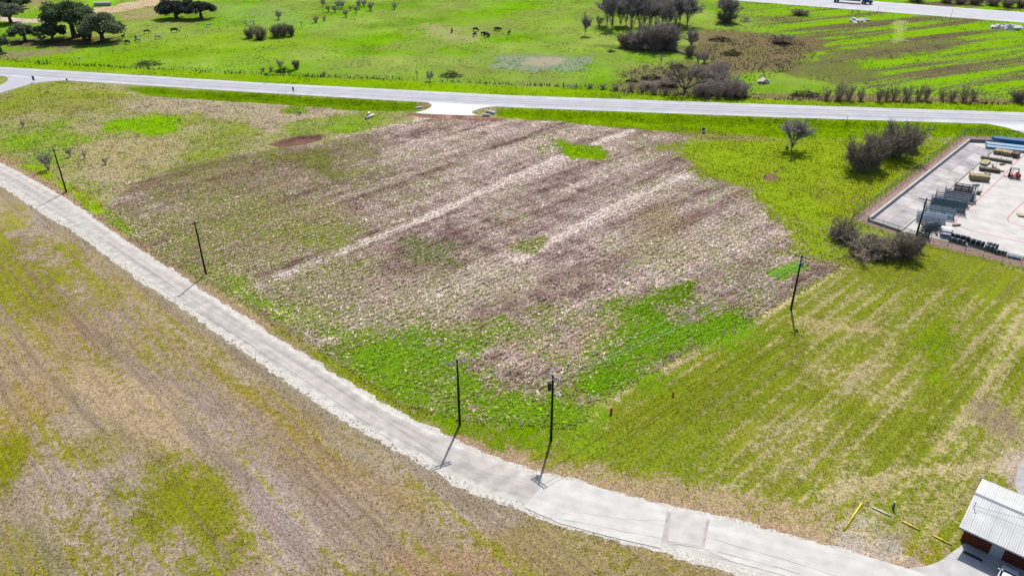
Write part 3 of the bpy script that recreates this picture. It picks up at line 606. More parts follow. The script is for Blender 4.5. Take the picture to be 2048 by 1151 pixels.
# pastures
x, y = scatter(230000, -190, 190, 125, 245); k = (poly_sd(x, y, FIELD) < 0) & (poly_sd(x, y, LAWN) < 0) & (poly_sd(x, y, FORE) < -1.5) & visible(x, y) & off_paving(x, y, .3)
x, y = x[k], y[k]; k = rng.random(len(x)) < np.clip(.5 + 1.6 * fbm(x / 3, y / 3, 3, 35), .05, 1); x, y = x[k], y[k]
D, E, g, h, b = paint(x, y); c, f = mixcol(D, E, g)
tufts('pasture_grass', x, y, c * (1 - .25 * rng.random(len(x)))[:, None], (.12 + .16 * rng.random(len(x))) * (1 - b), .2 + .22 * rng.random(len(x)), 4, 'loose pasture grass beside the rough field', 'grass')
# mown ground
x, y = scatter(300000, -100, 80, 55, 150); m1 = poly_sd(x, y, FIELD) < 0; k = m1 & visible(x, y) & off_paving(x, y, .1) & ((poly_sd(x, y, FORE) > 0) | (poly_sd(x, y, LAWN) > 0) | (line_d(x, y, ROAD_U) < 5)); x, y = x[k], y[k]
k = rng.random(len(x)) < np.clip(.6 + 1.2 * fbm(x / 1.6, y / 1.6, 3, 36), .1, 1); x, y = x[k], y[k]
D, E, g, h, b = paint(x, y); c, f = mixcol(D, E, g); c = c * np.exp(rng.normal(0, .16, (len(x), 1)))
tufts('mown_grass', x, y, c, .06 + .07 * rng.random(len(x)), .1 + .12 * rng.random(len(x)), 3, 'short mown grass beside the lane', 'grass', .32, .6)
# far pasture: sparse coarse weeds
x, y = scatter(150000, -270, 270, 243, 430); k = visible(x, y) & off_paving(x, y, .5); x, y = x[k], y[k]
k = rng.random(len(x)) < np.clip(.2 + 1.5 * fbm(x / 8, y / 8, 4, 37), .01, 1); x, y = x[k], y[k]
D, E, g, h, b = paint(x, y); c, f = mixcol(D, E, g)
tufts('far_weeds', x, y, c * (.95 + .3 * rng.random(len(x)))[:, None], .12 + .18 * rng.random(len(x)), .4 + .4 * rng.random(len(x)), 3, 'coarse weeds and grass of the far pasture', 'grass', .5)
# dry growth along the fence beyond the highway and in the thicket
FENCE = GP([(-60, 108), (0, 117), (78, 127), (250, 135), (512, 149), (760, 158), (1024, 169), (1128, 173), (1150, 174), (1230, 179), (1400, 192), (1536, 199), (1800, 204), (2048, 209), (2300, 214)])
P = resample(FENCE, .32); P = P[visible(P[:, 0], P[:, 1])]; P = P + rng.normal(0, .55, P.shape) * [1, 1.2]
k = rng.random(len(P)) < np.clip(.45 + 1.8 * fbm(P[:, 0] / 9, P[:, 0] * 0, 2, 38), .05, 1); P = P[k]
cc = np.where(rng.random((len(P), 1)) < .35, C(95, 80, 66), C(158, 140, 110))
tufts('fence_weeds', P[:, 0], P[:, 1], cc, .5 + .7 * rng.random(len(P)), .35 + .3 * rng.random(len(P)), 6, 'dry weeds growing along the pasture fence', 'weeds', .22, .35)
x, y = scatter(26000, 20, 210, 234, 360); T = GP([(1215, 184), (1240, 150), (1290, 128), (1400, 128), (1420, 90), (1500, 70), (1600, 80), (1640, 110), (1560, 150), (1500, 196), (1350, 196)])
k = (poly_sd(x, y, T) > 0) & (rng.random(len(x)) < np.clip(.55 + 1.6 * fbm(x / 6, y / 6, 3, 39), 0, 1)); x, y = x[k], y[k]
cc = np.where(rng.random((len(x), 1)) < .5, C(112, 98, 84), C(165, 146, 122))
tufts('thicket_weeds', x, y, cc, .3 + .5 * rng.random(len(x)), .4 + .5 * rng.random(len(x)), 5, 'brown dead weeds of the thicket beyond the highway', 'weeds', .2, .35)
# crumbled edge of the lane: pale stones, with clumps of dead grass over them
def stones(name, x, y, s, col, label, cat):
    n = len(x); z = ground_z(x, y); V = np.array([[1, 0, 0], [-.5, .87, 0], [-.5, -.87, 0], [.1, .05, .8]]); Fc = np.array([[0, 1, 3], [1, 2, 3], [2, 0, 3]])
    a = rng.random(n) * 6.28; ca, sa = np.cos(a), np.sin(a); sx = s * (.7 + .6 * rng.random(n)); Q = np.empty((n, 4, 3))
    for i in range(4):
        Q[:, i, 0] = x + (V[i, 0] * ca - V[i, 1] * sa) * sx; Q[:, i, 1] = y + (V[i, 0] * sa + V[i, 1] * ca) * s; Q[:, i, 2] = z + V[i, 2] * s - .01
    o = mesh_np(name, Q.reshape(-1, 3), (Fc[None] + 4 * np.arange(n)[:, None, None]).reshape(-1, 3), STONE, None, {'Col': np.repeat(col, 4, 0)})
    return tag(o, label, cat, kind='stuff')
STONE = leafy('loose_stone', 0.0)
L0 = resample(ROAD_L, .03); k = visible(L0[:, 0], L0[:, 1]); L0 = L0[k]; L0 = L0 + rng.normal(0, .5, L0.shape); L1 = resample(ROAD_U, .06); L1 = L1[visible(L1[:, 0], L1[:, 1])]; L1 = L1 + rng.normal(0, .35, L1.shape)
Q = np.vstack([L0, L1]); cc = C(232, 224, 212) * (.75 + .4 * rng.random((len(Q), 1)))
CQ = GP([(1690, 1065), (1735, 1035), (1765, 1060), (1830, 1135), (1770, 1130), (1700, 1092)]); x, y = scatter(9000, CQ[:, 0].min() - 2, CQ[:, 0].max() + 2, CQ[:, 1].min() - 2, CQ[:, 1].max() + 2)
k = rng.random(len(x)) < sstep(-2, 1, poly_sd(x, y, CQ)) * np.clip(.4 + 3 * fbm(x / 1.2, y / 1.2, 3, 40), 0, 1); x, y = x[k], y[k]
Q = np.vstack([Q, np.c_[x, y]]); cc = np.vstack([cc, C(236, 226, 214) * (.8 + .3 * rng.random((len(x), 1)))])
stones('loose_rock', Q[:, 0], Q[:, 1], .04 + .07 * rng.random(len(Q)), cc, 'crumbled white rock along the edges of the lane', 'rock')
P = resample(ROAD_L, .16); P = P[visible(P[:, 0], P[:, 1])]; P = P + rng.normal(0, .55, P.shape) + np.array([.05, .05])
k = (rng.random(len(P)) < np.clip(.5 + 2.2 * fbm(P[:, 0] / 1.2, P[:, 1] / 1.2, 2, 41), 0, 1)) & (P[:, 0] < 12); P = P[k]
tufts('lane_edge_grass', P[:, 0], P[:, 1], C(158, 142, 116) * (.7 + .5 * rng.random((len(P), 1))), .06 + .08 * rng.random(len(P)), .16 + .16 * rng.random(len(P)), 5, 'dead grass clumps breaking up the lane shoulder', 'grass', .4)

# ------------------------------------------------------------------ trees and shrubs
LEAF = leafy('oak_leaves', .25, .45)
BARK = plain('bark', C(112, 100, 92), .95, 0, .3, 2, .1)
TWIG = leafy('twigs', .15, .55)
def leaf_cloud(name, cents, rads, per, size, col, parent, rg, squash=.75):
    V = []; Cl = []
    for c, r in zip(cents, rads):
        n = int(per * (r ** 1.6)); d = rg.normal(size=(n, 3)); d /= np.linalg.norm(d, axis=1)[:, None]
        p = np.asarray(c) + d * (r * (.45 + .6 * rg.random((n, 1)))) * [1, 1, squash]
        a = rg.normal(size=(n, 3)); a /= np.linalg.norm(a, axis=1)[:, None]; b = np.cross(a, rg.normal(size=(n, 3))); b /= np.linalg.norm(b, axis=1)[:, None]
        s = size * (.6 + .8 * rg.random((n, 1))); q = np.stack([p - a * s, p + b * s * .7, p + a * s, p - b * s * .7], 1)
        V.append(q.reshape(-1, 3)); t = np.asarray(col) * (.45 + .9 * rg.random((n, 1))) * (.8 + .4 * rg.random()); Cl.append(np.repeat(t, 4, 0))
    V = np.vstack(V); Cl = np.vstack(Cl)
    return mesh_np(name, V, np.arange(len(V)).reshape(-1, 4), LEAF, parent, {'Col': Cl})
def oak(label, px, py, wpx, top_py, seed, col, lean=0.0, low=.3, trunk_h=.28, group='live oaks of the far pasture', name='oak_tree', cat='tree'):
    p = S(px, py); h = tall(p, top_py); w = wpx * mpp(p); rg = np.random.default_rng(seed); o = empty(name, p)
    n = int(14 + w * 1.3); cents = []; rads = []
    for i in range(n):
        a = 2.4 * i + rg.random(); f = math.sqrt((i + .5) / n); r = w * .5 * f * .82
        z = h * (low + (.86 - low) * math.sqrt(max(0, 1 - (f * .92) ** 2)) * (.55 + .45 * rg.random()))
        jr = w * .06; cents.append((r * math.cos(a) + lean * z + rg.normal() * jr, r * math.sin(a) * .9 + rg.normal() * jr, z + rg.normal() * h * .05)); rads.append(w * (.09 + .1 * rg.random()))
    tb = MB(); r0 = .045 * w + .12; th = h * trunk_h; fork = Vector((lean * th, 0, th))
    tb.tube([(0, 0, -.3), (0, 0, th * .5), fork], [r0 * 1.3, r0, r0 * .85], 7)
    for i in range(0, n, max(1, n // 9)):
        c = Vector(cents[i]); m = fork.lerp(c, .5) + Vector((rg.normal() * .3, rg.normal() * .3, h * .03)); tb.tube([fork, m, c], [r0 * .5, r0 * .3, r0 * .12], 5, False)
    tb.build('trunk', BARK, o, True)
    leaf_cloud('crown', cents, rads, 85, .27 * (1 + w / 60), col, o, rg)
    return tag(o, label, cat, group)
DK = C(104, 120, 84, 1.3); DK2 = C(122, 132, 100, 1.3); GY = C(132, 136, 112, 1.4)
oak('tallest dark live oak of the grove with a spreading crown above its fork', 150, 76, 96, 1, 1, DK, 0, .42, .38)
oak('broad low live oak at the grove end next to the black calves', 206, 82, 86, 21, 2, DK2, 0, .22, .2)
oak('small round live oak beside the wet dirt track at the grove', 51, 82, 58, 44, 3, DK2, 0, .25)
oak('dense dark oak between the tallest oak and the small round one', 106, 83, 54, 41, 4, DK, 0, .15, .2)
oak('grey green oak with a thin leaning trunk beside the sandy track', 22, 46, 56, 8, 5, GY, .05, .45, .42)
oak('dark oak behind the sandy track, seen under the frame edge', 30, 16, 62, -14, 6, DK, 0, .2)
oak('dark oak beside the fence corner, half outside the picture', 2, 104, 44, 55, 7, DK2, 0, .15)
oak('wide live oak casting a shadow on the slope, left of a pair', 353, 37, 70, 0, 8, C(80, 88, 80, 1.5), 0, .3, .3)
oak('umbrella shaped live oak, the right one of the pair on the slope', 403, 37, 56, 3, 9, C(86, 94, 80, 1.5), 0, .42, .4)
oak('scrubby oak bush filling the gap under the broad live oak', 172, 84, 30, 58, 10, C(116, 104, 94, 1.5), 0, .15, .2)

def bare(name, seed, h, w, stems, lv, twigs, tw, col, trunk=0.0, spread=1.0, base_r=.07, fill=0.0):
    """leafless bush or tree as stems + fine twigs; returns prototype (root, height, width)"""
    rg = np.random.default_rng(seed); o = empty(name, (0, 0, -500)); sb = MB(); tips = []
    def grow(p, d, L, r, k):
        q = p + d * L * .5 + Vector(rg.normal(size=3)) * L * .06; e = p + d * L + Vector(rg.normal(size=3)) * L * .08
        sb.tube([p, q, e], [r, r * .75, r * .5], 4 if k < 2 else 3, False); tips.append((q, d, L)); tips.append((e, d, L))
        if k >= lv: return
        for _ in range(3 if k else 4):
            nd = (d + Vector(rg.normal(size=3)) * .55 * spread); nd.z = abs(nd.z) * .8 + .12; grow(q.lerp(e, rg.random()), nd.normalized(), L * (.55 + .2 * rg.random()), r * .5, k + 1)
    for i in range(stems):
        a = 6.283 * (i + rg.random()) / stems; out = (.25 + .5 * rg.random()) * spread * (w / h)
        d = Vector((math.cos(a) * out, math.sin(a) * out, 1)).normalized(); st = Vector((math.cos(a), math.sin(a), 0)) * w * .07 * (0 if trunk else rg.random())
        if trunk: st = Vector((0, 0, trunk * h))
        grow(st - Vector((0, 0, .1 if not trunk else 0)), d, h * (1 - trunk) * (.5 + .2 * rg.random()), base_r, 0)
    if trunk: sb.tube([(0, 0, -.3), (.05, 0, trunk * h * .6), (0, 0, trunk * h + .1)], [base_r * 1.8, base_r * 1.4, base_r * 1.2], 6)
    st = sb.build('trunk' if trunk else 'stems', BARK, o)
    n = twigs; idx = rg.integers(0, len(tips), n); P0 = np.array([tips[i][0] - tips[i][1] * tips[i][2] * rg.random() * .5 for i in idx]); d = np.array([tips[i][1] for i in idx]) + rg.normal(size=(n, 3)) * .65; d[:, 2] = np.abs(d[:, 2]) * .9
    d /= np.linalg.norm(d, axis=1)[:, None]; L = np.array([tips[i][2] for i in idx]) * (.35 + .5 * rg.random(n)); L = np.clip(L, .3, h * .35)
    s = np.cross(d, rg.normal(size=(n, 3))); s /= np.linalg.norm(s, axis=1)[:, None]; P0 = P0 + rg.normal(size=(n, 3)) * .12
    if fill:                               # fine growth through the whole dome, down to the ground
        m_ = int(n * fill); a_ = rg.random(m_) * 6.283; r_ = np.sqrt(rg.random(m_)); zz = rg.random(m_); lob = .75 + .25 * np.sin(a_ * 3 + seed) + .12 * rg.normal(size=m_)
        P0[:m_] = np.stack([np.cos(a_) * r_ * w * .5 * lob, np.sin(a_) * r_ * w * .5 * lob, h * .8 * zz * np.sqrt(np.clip(1 - (r_ * .85) ** 2, 0, 1)) * lob], 1)
        d[:m_] = np.stack([np.cos(a_) * r_, np.sin(a_) * r_, .6 + .6 * rg.random(m_)], 1) + rg.normal(size=(m_, 3)) * .45; d[:m_] /= np.linalg.norm(d[:m_], axis=1)[:, None]
        s = np.cross(d, rg.normal(size=(n, 3))); s /= np.linalg.norm(s, axis=1)[:, None]; L[:m_] = h * (.1 + .14 * rg.random(m_))
    V = np.stack([P0 - s * tw, P0 + s * tw, P0 + d * L[:, None]], 1).reshape(-1, 3)
    V[:, 2] = np.maximum(V[:, 2], .02)
    cc = np.repeat(np.asarray(col) * (.6 + .8 * rg.random((n, 1))), 3, 0)
    mesh_np('crown' if trunk else 'twigs', V, np.arange(3 * n).reshape(-1, 3), TWIG, o, {'Col': cc})
    allv = np.vstack([V] + [np.array(sb.v)]); H = np.percentile(allv[:, 2], 99); Wd = 2 * np.percentile(np.hypot(allv[:, 0], allv[:, 1]), 96)
    return o, H, Wd
GREY = C(172, 162, 152, 1.4); GBR = C(170, 150, 132, 1.4); DKG = C(150, 138, 118, 1.4)
PROTO = {'shrub': [bare('bare_shrub', 11 + i, 3, 2.6, 7, 2, 1000, .035, GREY) for i in range(3)],
         'bush': [bare('bare_bush', 21 + i, 4, 5, 13, 2, 3800, .035, DKG, 0, 1.25, .07, .42) for i in range(2)],
         'tall': [bare('bare_tree', 31 + i, 11, 7.5, 6, 3, 6500, .05, GREY, .07, .85, .14) for i in range(3)],
         'row': [bare('bare_shrub', 41 + i, 4, 3.4, 8, 2, 1500, .035, GBR, 0, .95, .06, .35) for i in range(2)],
         'willow': [bare('bare_bush', 51 + i, 7, 8, 16, 2, 8000, .04, C(172, 158, 146, 1.5), 0, .95, .07, .45) for i in range(2)],
         'gnarl': [bare('gnarled_tree', 61, 8, 11, 5, 3, 2200, .035, DKG, .14, 1.5, .24)],
         'sapling': [bare('bare_sapling', 71, 3, 1.8, 3, 2, 120, .03, GBR, .2, .8, .05)]}
used = set()
def put(kind, px, py, wpx, hpx, label, group=None, cat='shrub', var=None, name=None):
    p = S(px, py); h = tall(p, py - hpx); w = wpx * mpp(p); i = (var if var is not None else int(px * 7 + py)) % len(PROTO[kind]); o, H, Wd = PROTO[kind][i]
    c = copy_tree(o); c.location = p; c.rotation_euler = (0, 0, (px * 1.7 + py) % 6.28); s = w / Wd; c.scale = (s, s, h / H)
    if name: c.name = name
    return tag(c, label, cat, group)
SM = 'small bare shrub of the loose group on the far hillside'
for q in [(646, 13, 12, 16), (657, 24, 13, 15), (670, 25, 14, 15), (677, 17, 13, 18), (684, 18, 14, 17), (701, 21, 9, 9), (712, 25, 12, 13), (719, 18, 13, 19), (728, 13, 15, 14), (741, 21, 17, 17)]:
    put('shrub', *q, SM, 'bare shrubs grouped on the far hillside')
put('shrub', 692, 34, 15, 16, 'bare shrub standing downhill of the hillside group'); put('shrub', 789, 19, 13, 15, 'lone bare shrub on the open slope beyond the hillside group')
put('shrub', 557, 39, 17, 18, 'lone bare shrub uphill of the grey brush clump')
put('row', 632, 45, 16, 15, 'low bare shrub between the hillside group and the grey brush clump'); put('row', 649, 42, 9, 11, 'tiny bare shrub below the hillside group'); put('sapling', 604, 55, 9, 13, 'thin sapling right of the grey brush clump')
for q in [(500, 76, 24, 22), (522, 78, 32, 26), (552, 74, 26, 26), (567, 73, 26, 27), (583, 72, 18, 23)]:
    put('bush', *q, 'dense grey bush in the brush clump at the end of the diagonal fence', 'grey brush clump by the diagonal fence')
for q in [(526, 143, 12, 9), (542, 143, 13, 11), (648, 152, 12, 10)]: put('row', *q, 'low dry shrub growing beside the fence beyond the highway', 'low shrubs by the pasture fence')
put('shrub', 561, 140, 15, 20, 'bare shrub standing behind the brush heap by the fence'); put('bush', 593, 138, 16, 18, 'compact grey shrub right of the brush heap by the fence')
put('sapling', 834, 158, 14, 18, 'thin bare sapling rooted on the fence line'); put('shrub', 859, 162, 19, 22, 'fan shaped bare shrub on the fence line')
put('tall', 1170, 71, 26, 44, 'lone bare tree at the near end of the tall grove', cat='tree'); put('shrub', 1198, 55, 18, 23, 'bare shrub between the lone tree and the tall grove')
for q in [(1224, 58, 54, 72), (1241, 52, 40, 50), (1262, 65, 64, 90), (1280, 67, 54, 84), (1298, 60, 58, 78), (1324, 48, 58, 72), (1342, 47, 50, 68), (1360, 46, 64, 66), (1214, 50, 44, 64), (1252, 50, 60, 70), (1288, 52, 60, 74), (1311, 56, 56, 76), (1350, 55, 54, 66), (1374, 52, 50, 60), (1333, 62, 46, 56)]:
    put('tall', *q, 'tall bare grey tree in the grove beyond the creek', 'tall bare trees of the creek grove', 'tree')
put('bush', 1250, 94, 36, 30, 'low brown bush at the outer end of the creek willows'); put('willow', 1272, 97, 50, 34, 'brown leafless willow bush beside the low brown bush')
put('willow', 1308, 98, 66, 56, 'largest pale grey willow bush over the creek', var=0); put('willow', 1338, 98, 52, 48, 'grey willow bush leaning towards the white log', var=1)
put('tall', 1381, 104, 34, 46, 'short round bare tree right of the creek willows', cat='tree'); put('bush', 1378, 114, 22, 26, 'dark bush at the foot of the short round tree')
put('shrub', 1396, 127, 20, 23, 'left bare shrub of the pair below the round tree'); put('shrub', 1408, 126, 22, 24, 'right bare shrub of the pair below the round tree')
put('tall', 1448, 43, 44, 52, 'bushy bare tree beside the far highway', cat='tree'); put('tall', 1462, 44, 40, 48, 'bare tree right of the bushy one by the far highway', cat='tree'); put('bush', 1452, 46, 46, 26, 'dark low bush under the bushy bare tree'); put('shrub', 1492, 42, 16, 9, 'low shrub beside the tan debris by the far highway')
put('gnarl', 1369, 187, 84, 62, 'dark gnarled leafless tree with wide limbs by the highway fence', cat='tree')
put('sapling', 1321, 133, 16, 26, 'thin bare sapling beside the dark stick heap'); put('sapling', 1290, 150, 14, 20, 'thin sapling on the slope left of the gnarled tree')
for q in [(1262, 182, 20, 16), (1284, 184, 20, 15), (1306, 187, 22, 17), (1330, 189, 20, 16), (1392, 194, 26, 22), (1414, 195, 28, 26), (1436, 196, 28, 28), (1460, 197, 34, 32), (1480, 197, 24, 24), (1180, 176, 16, 9), (1206, 178, 18, 11), (1232, 180, 18, 12)]:
    put('row', *q, 'thin grey twig shrub on the fence line near the gnarled tree', 'twig shrubs on the fence line near the gnarled tree')
for q in [(1408, 186, 50, 24), (1424, 170, 56, 32), (1438, 150, 46, 24), (1452, 188, 56, 32), (1476, 190, 48, 26), (1400, 150, 40, 20), (1340, 172, 44, 16), (1300, 174, 44, 12)]:
    put('willow', *q, 'mauve brown twig thicket around the gnarled tree', 'twig thicket around the gnarled tree')
for q in [(1653, 199, 22, 25), (1676, 200, 32, 36), (1697, 200, 28, 33), (1721, 201, 22, 25), (1758, 202, 24, 31), (1773, 201, 20, 26), (1787, 200, 26, 31), (1813, 201, 30, 31), (1836, 200, 22, 28), (1851, 200, 26, 33), (1883, 200, 22, 25), (1903, 202, 28, 27), (1926, 202, 30, 31), (1946, 200, 24, 24)]:
    put('row', *q, 'leafless brown shrub in the row along the highway fence', 'leafless shrub row along the highway fence')
put('bush', 2036, 203, 34, 22, 'dark leaning bush at the end of the leafless shrub row')
put('bush', 1563, 86, 52, 15, 'low dark scrub on the brown patch of the far field'); put('bush', 1600, 30, 40, 12, 'low scrub near the far highway fence')
for q in [(1892, 6, 30, 14), (1920, 8, 30, 15), (1950, 9, 34, 16), (1985, 11, 34, 17), (2015, 14, 30, 16), (2042, 15, 24, 15), (1832, 4, 40, 14)]:
    put('bush', *q, 'dark brush beyond the far highway', 'brush beyond the far highway')
put('bush', 1574, 298, 8, 6, 'small dark base growth under the round roadside tree')
put('tall', 1583, 300, 70, 60, 'round grey bare tree alone on the bright green grass', cat='tree', var=1)
put('bush', 1718, 341, 74, 70, 'nearer dark bush of the pair beside the storage yard', var=0); put('bush', 1746, 334, 50, 62, 'grey bush between the two dark ones beside the storage yard', var=1)
put('bush', 1788, 312, 92, 64, 'wider dark bush of the pair beside the storage yard', var=1); put('bush', 1820, 300, 44, 40, 'low bush trailing off towards the yard fence', var=0)
for q in [(1668, 470, 50, 20), (1705, 490, 64, 24), (1752, 498, 60, 24), (1790, 500, 56, 26), (1726, 516, 70, 18), (1828, 500, 40, 30)]:
    put('row', *q, 'low brown brush in the tangle outside the yard corner', 'brush tangle outside the yard corner')
put('bush', 1690, 478, 60, 36, 'spiky dry bush outside the yard fence corner', var=0); put('bush', 1735, 502, 84, 26, 'low brown tangle of brush outside the yard fence', var=1); put('bush', 1772, 513, 70, 30, 'brown bush left of the pale leaning trunk', var=0)
put('bush', 1812, 514, 60, 46, 'grey green bush in front of the yard utility pole', var=1)
put('shrub', 97, 338, 28, 38, 'grey bush beside the farthest utility pole of the lane', var=1)
put('shrub', 140, 313, 14, 17, 'thin grey weed right of the farthest utility pole'); put('shrub', 170, 316, 11, 12, 'tiny dark weed in the dry pasture'); put('shrub', 211, 328, 13, 12, 'small dark weed at the corner of the dry pasture')
put('shrub', 47, 254, 10, 15, 'small upright weed in the green pasture by the side road'); put('sapling', 948, 301, 7, 9, 'tiny dark seedling in a green spot of the rough field'); put('shrub', 600, 229, 12, 8, 'low dark weed in the green spot of the dry pasture'); put('shrub', 360, 241, 9, 5, 'tiny dark weed at the end of a bright green patch')
# cactus-like dark clump and heaps of cut brush
STICK = plain('dead_wood', C(92, 82, 78), .95, 0, .35, 1, .1); STICKP = plain('bleached_wood', C(208, 196, 180), .9, 0, .2, 1, .1); STICKD = plain('dark_wood', C(60, 54, 52), .95, 0, .35, 1, .1)
def heap(px, py, wpx, hpx, mat, label, seed, n=90, name='brush_heap', cat='brush heap', thick=.045):
    p = S(px, py); w = wpx * mpp(p); h = tall(p, py - hpx) ; rg = np.random.default_rng(seed); b = MB()
    for _ in range(n):
        f = rg.random() ** .6; a = rg.random() * 6.28; r = w * .5 * f; c = Vector((r * math.cos(a), r * math.sin(a) * .6, h * (1 - f) * rg.random()))
        d = Vector(rg.normal(size=3)); d.z *= .35; d = d.normalized() * w * (.1 + .12 * rg.random()); e = c + d; c -= d; c.z = max(c.z, 0); e.z = max(e.z, 0.02)
        b.tube([c, c.lerp(e, .5) + Vector((0, 0, .06 * w * rg.random())), e], [thick * 1.5, thick * 1.3, thick * .5], 3, False)
    o = b.build(name, mat); o.location = p; return tag(o, label, cat)
heap(568, 144, 32, 12, STICKD, 'dark brush heap by the fence beyond the highway', 1); heap(901, 153, 46, 11, STICK, 'grey brush heap on the green pasture beyond the driveway', 2)
heap(295, 130, 52, 10, plain('cactus_green', C(70, 78, 62), .9), 'dark prickly clump in the pasture beyond the highway', 3); heap(1306, 160, 46, 14, STICK, 'wide stick heap left of the gnarled tree', 4, 120)
heap(1356, 136, 34, 12, STICKD, 'dark stick heap above the gnarled tree', 5); heap(1439, 82, 44, 11, STICKD, 'dark brush heap right of the creek grove', 6); heap(1465, 110, 46, 13, STICKD, 'dark brush heap at the edge of the brown patch', 7)
heap(1222, 104, 18, 5, STICKD, 'small dark ash heap on the green slope', 8, 50); heap(1263, 164, 26, 9, STICKD, 'small stick heap near the fence left of the gnarled tree', 9, 60)
heap(1612, 192, 56, 12, STICK, 'driftwood heap on the fence line', 10, 100); heap(1622, 189, 26, 8, STICKP, 'bleached branches on top of the driftwood heap', 11, 30)
heap(518, 80, 14, 6, STICKD, 'dark stick heap under the grey brush clump', 12, 40); heap(1490, 44, 22, 8, STICKP, 'tan debris heap beside the bushy tree at the far highway', 13, 40)
heap(95, 185, 9, 3, STICKD, 'small dark stump heap in the pasture by the side road', 14, 20)
PALEROCK = plain('pale_rock', C(226, 214, 200), .9, 0, .2, 1.5, .2)
def rock(px, py, wpx, hpx, label, seed, mat=PALEROCK, name='rock', cat='rock', k=1.0):
    p = S(px, py); w = wpx * mpp(p); h = max(.12, tall(p, py - hpx)); rg = np.random.default_rng(seed); bm = bmesh.new(); bmesh.ops.create_icosphere(bm, subdivisions=2, radius=1)
    for v in bm.verts: v.co = Vector((v.co.x * w / 2, v.co.y * w / 2 * k, v.co.z * h)) * (1 + .22 * rg.normal())
    for v in bm.verts: v.co.z = max(v.co.z, -.05)
    me = bpy.data.meshes.new(name); bm.to_mesh(me); bm.free(); me.materials.append(mat); o = bpy.data.objects.new(name, me); COL.objects.link(o); o.location = p; return tag(o, label, cat)
rock(1481, 167, 13, 6, 'small white boulder right of the gnarled tree', 1); rock(1526, 165, 24, 8, 'large pale boulder right of the gnarled tree', 2)
WHITER = plain('white_rubble', C(240, 236, 230), .9, 0, .2, 1, .1, .5)
for i, (a, b_, c_, d_) in enumerate([(1708, 43, 22, 6), (1722, 42, 20, 5), (1733, 41, 12, 4)]): rock(a, b_, c_, d_, 'white rubble mound on the field by the far highway gate', 20 + i, WHITER, 'rubble_mound', 'rubble')['group'] = 'rubble mounds by the far gate'
for i, (a, b_, c_, d_) in enumerate([(1990, 56, 24, 7), (2005, 55, 22, 6), (2022, 58, 30, 9), (2038, 57, 18, 6)]): rock(a, b_, c_, d_, 'bright white rubble mound beside the far highway ditch', 30 + i, WHITER, 'rubble_mound', 'rubble')['group'] = 'rubble mounds by the far ditch'
rock(160, 117, 7, 3, 'white stone beside the diagonal fence', 40, WHITER, 'stone', 'stone'); rock(1116, 789, 14, 4, 'flat pale stone in the rough grass behind the transformer pole', 41, PALEROCK, 'stone', 'stone')
rock(906, 758, 6, 6, 'small white litter bag in the green grass behind a crossarm pole', 42, plain('white_plastic', (.75, .78, .8), .5), 'litter_bag', 'litter')
def log(a, b, r, label, mat, z=.1, name='log', cat='log', zb=None, n=8):
    p, q = S(*a), S(*b); m = MB().tube([Vector((0, 0, z)), (q - p) * .5 + Vector((0, 0, ((zb or z) + z) / 2 + r * .3)), (q - p) + Vector((0, 0, zb or z))], [r, r * .95, r * .85], n); o = m.build(name, mat, None, True); o.location = p; return tag(o, label, cat)
log((1352, 102), (1372, 110), .35, 'white fallen log below the creek willows', STICKP, .3)
log((1786, 517), (1800, 512), .22, 'pale dead trunk leaning out of the bush outside the yard', STICKP, .1, 'dead_trunk', 'dead tree', 3.6)

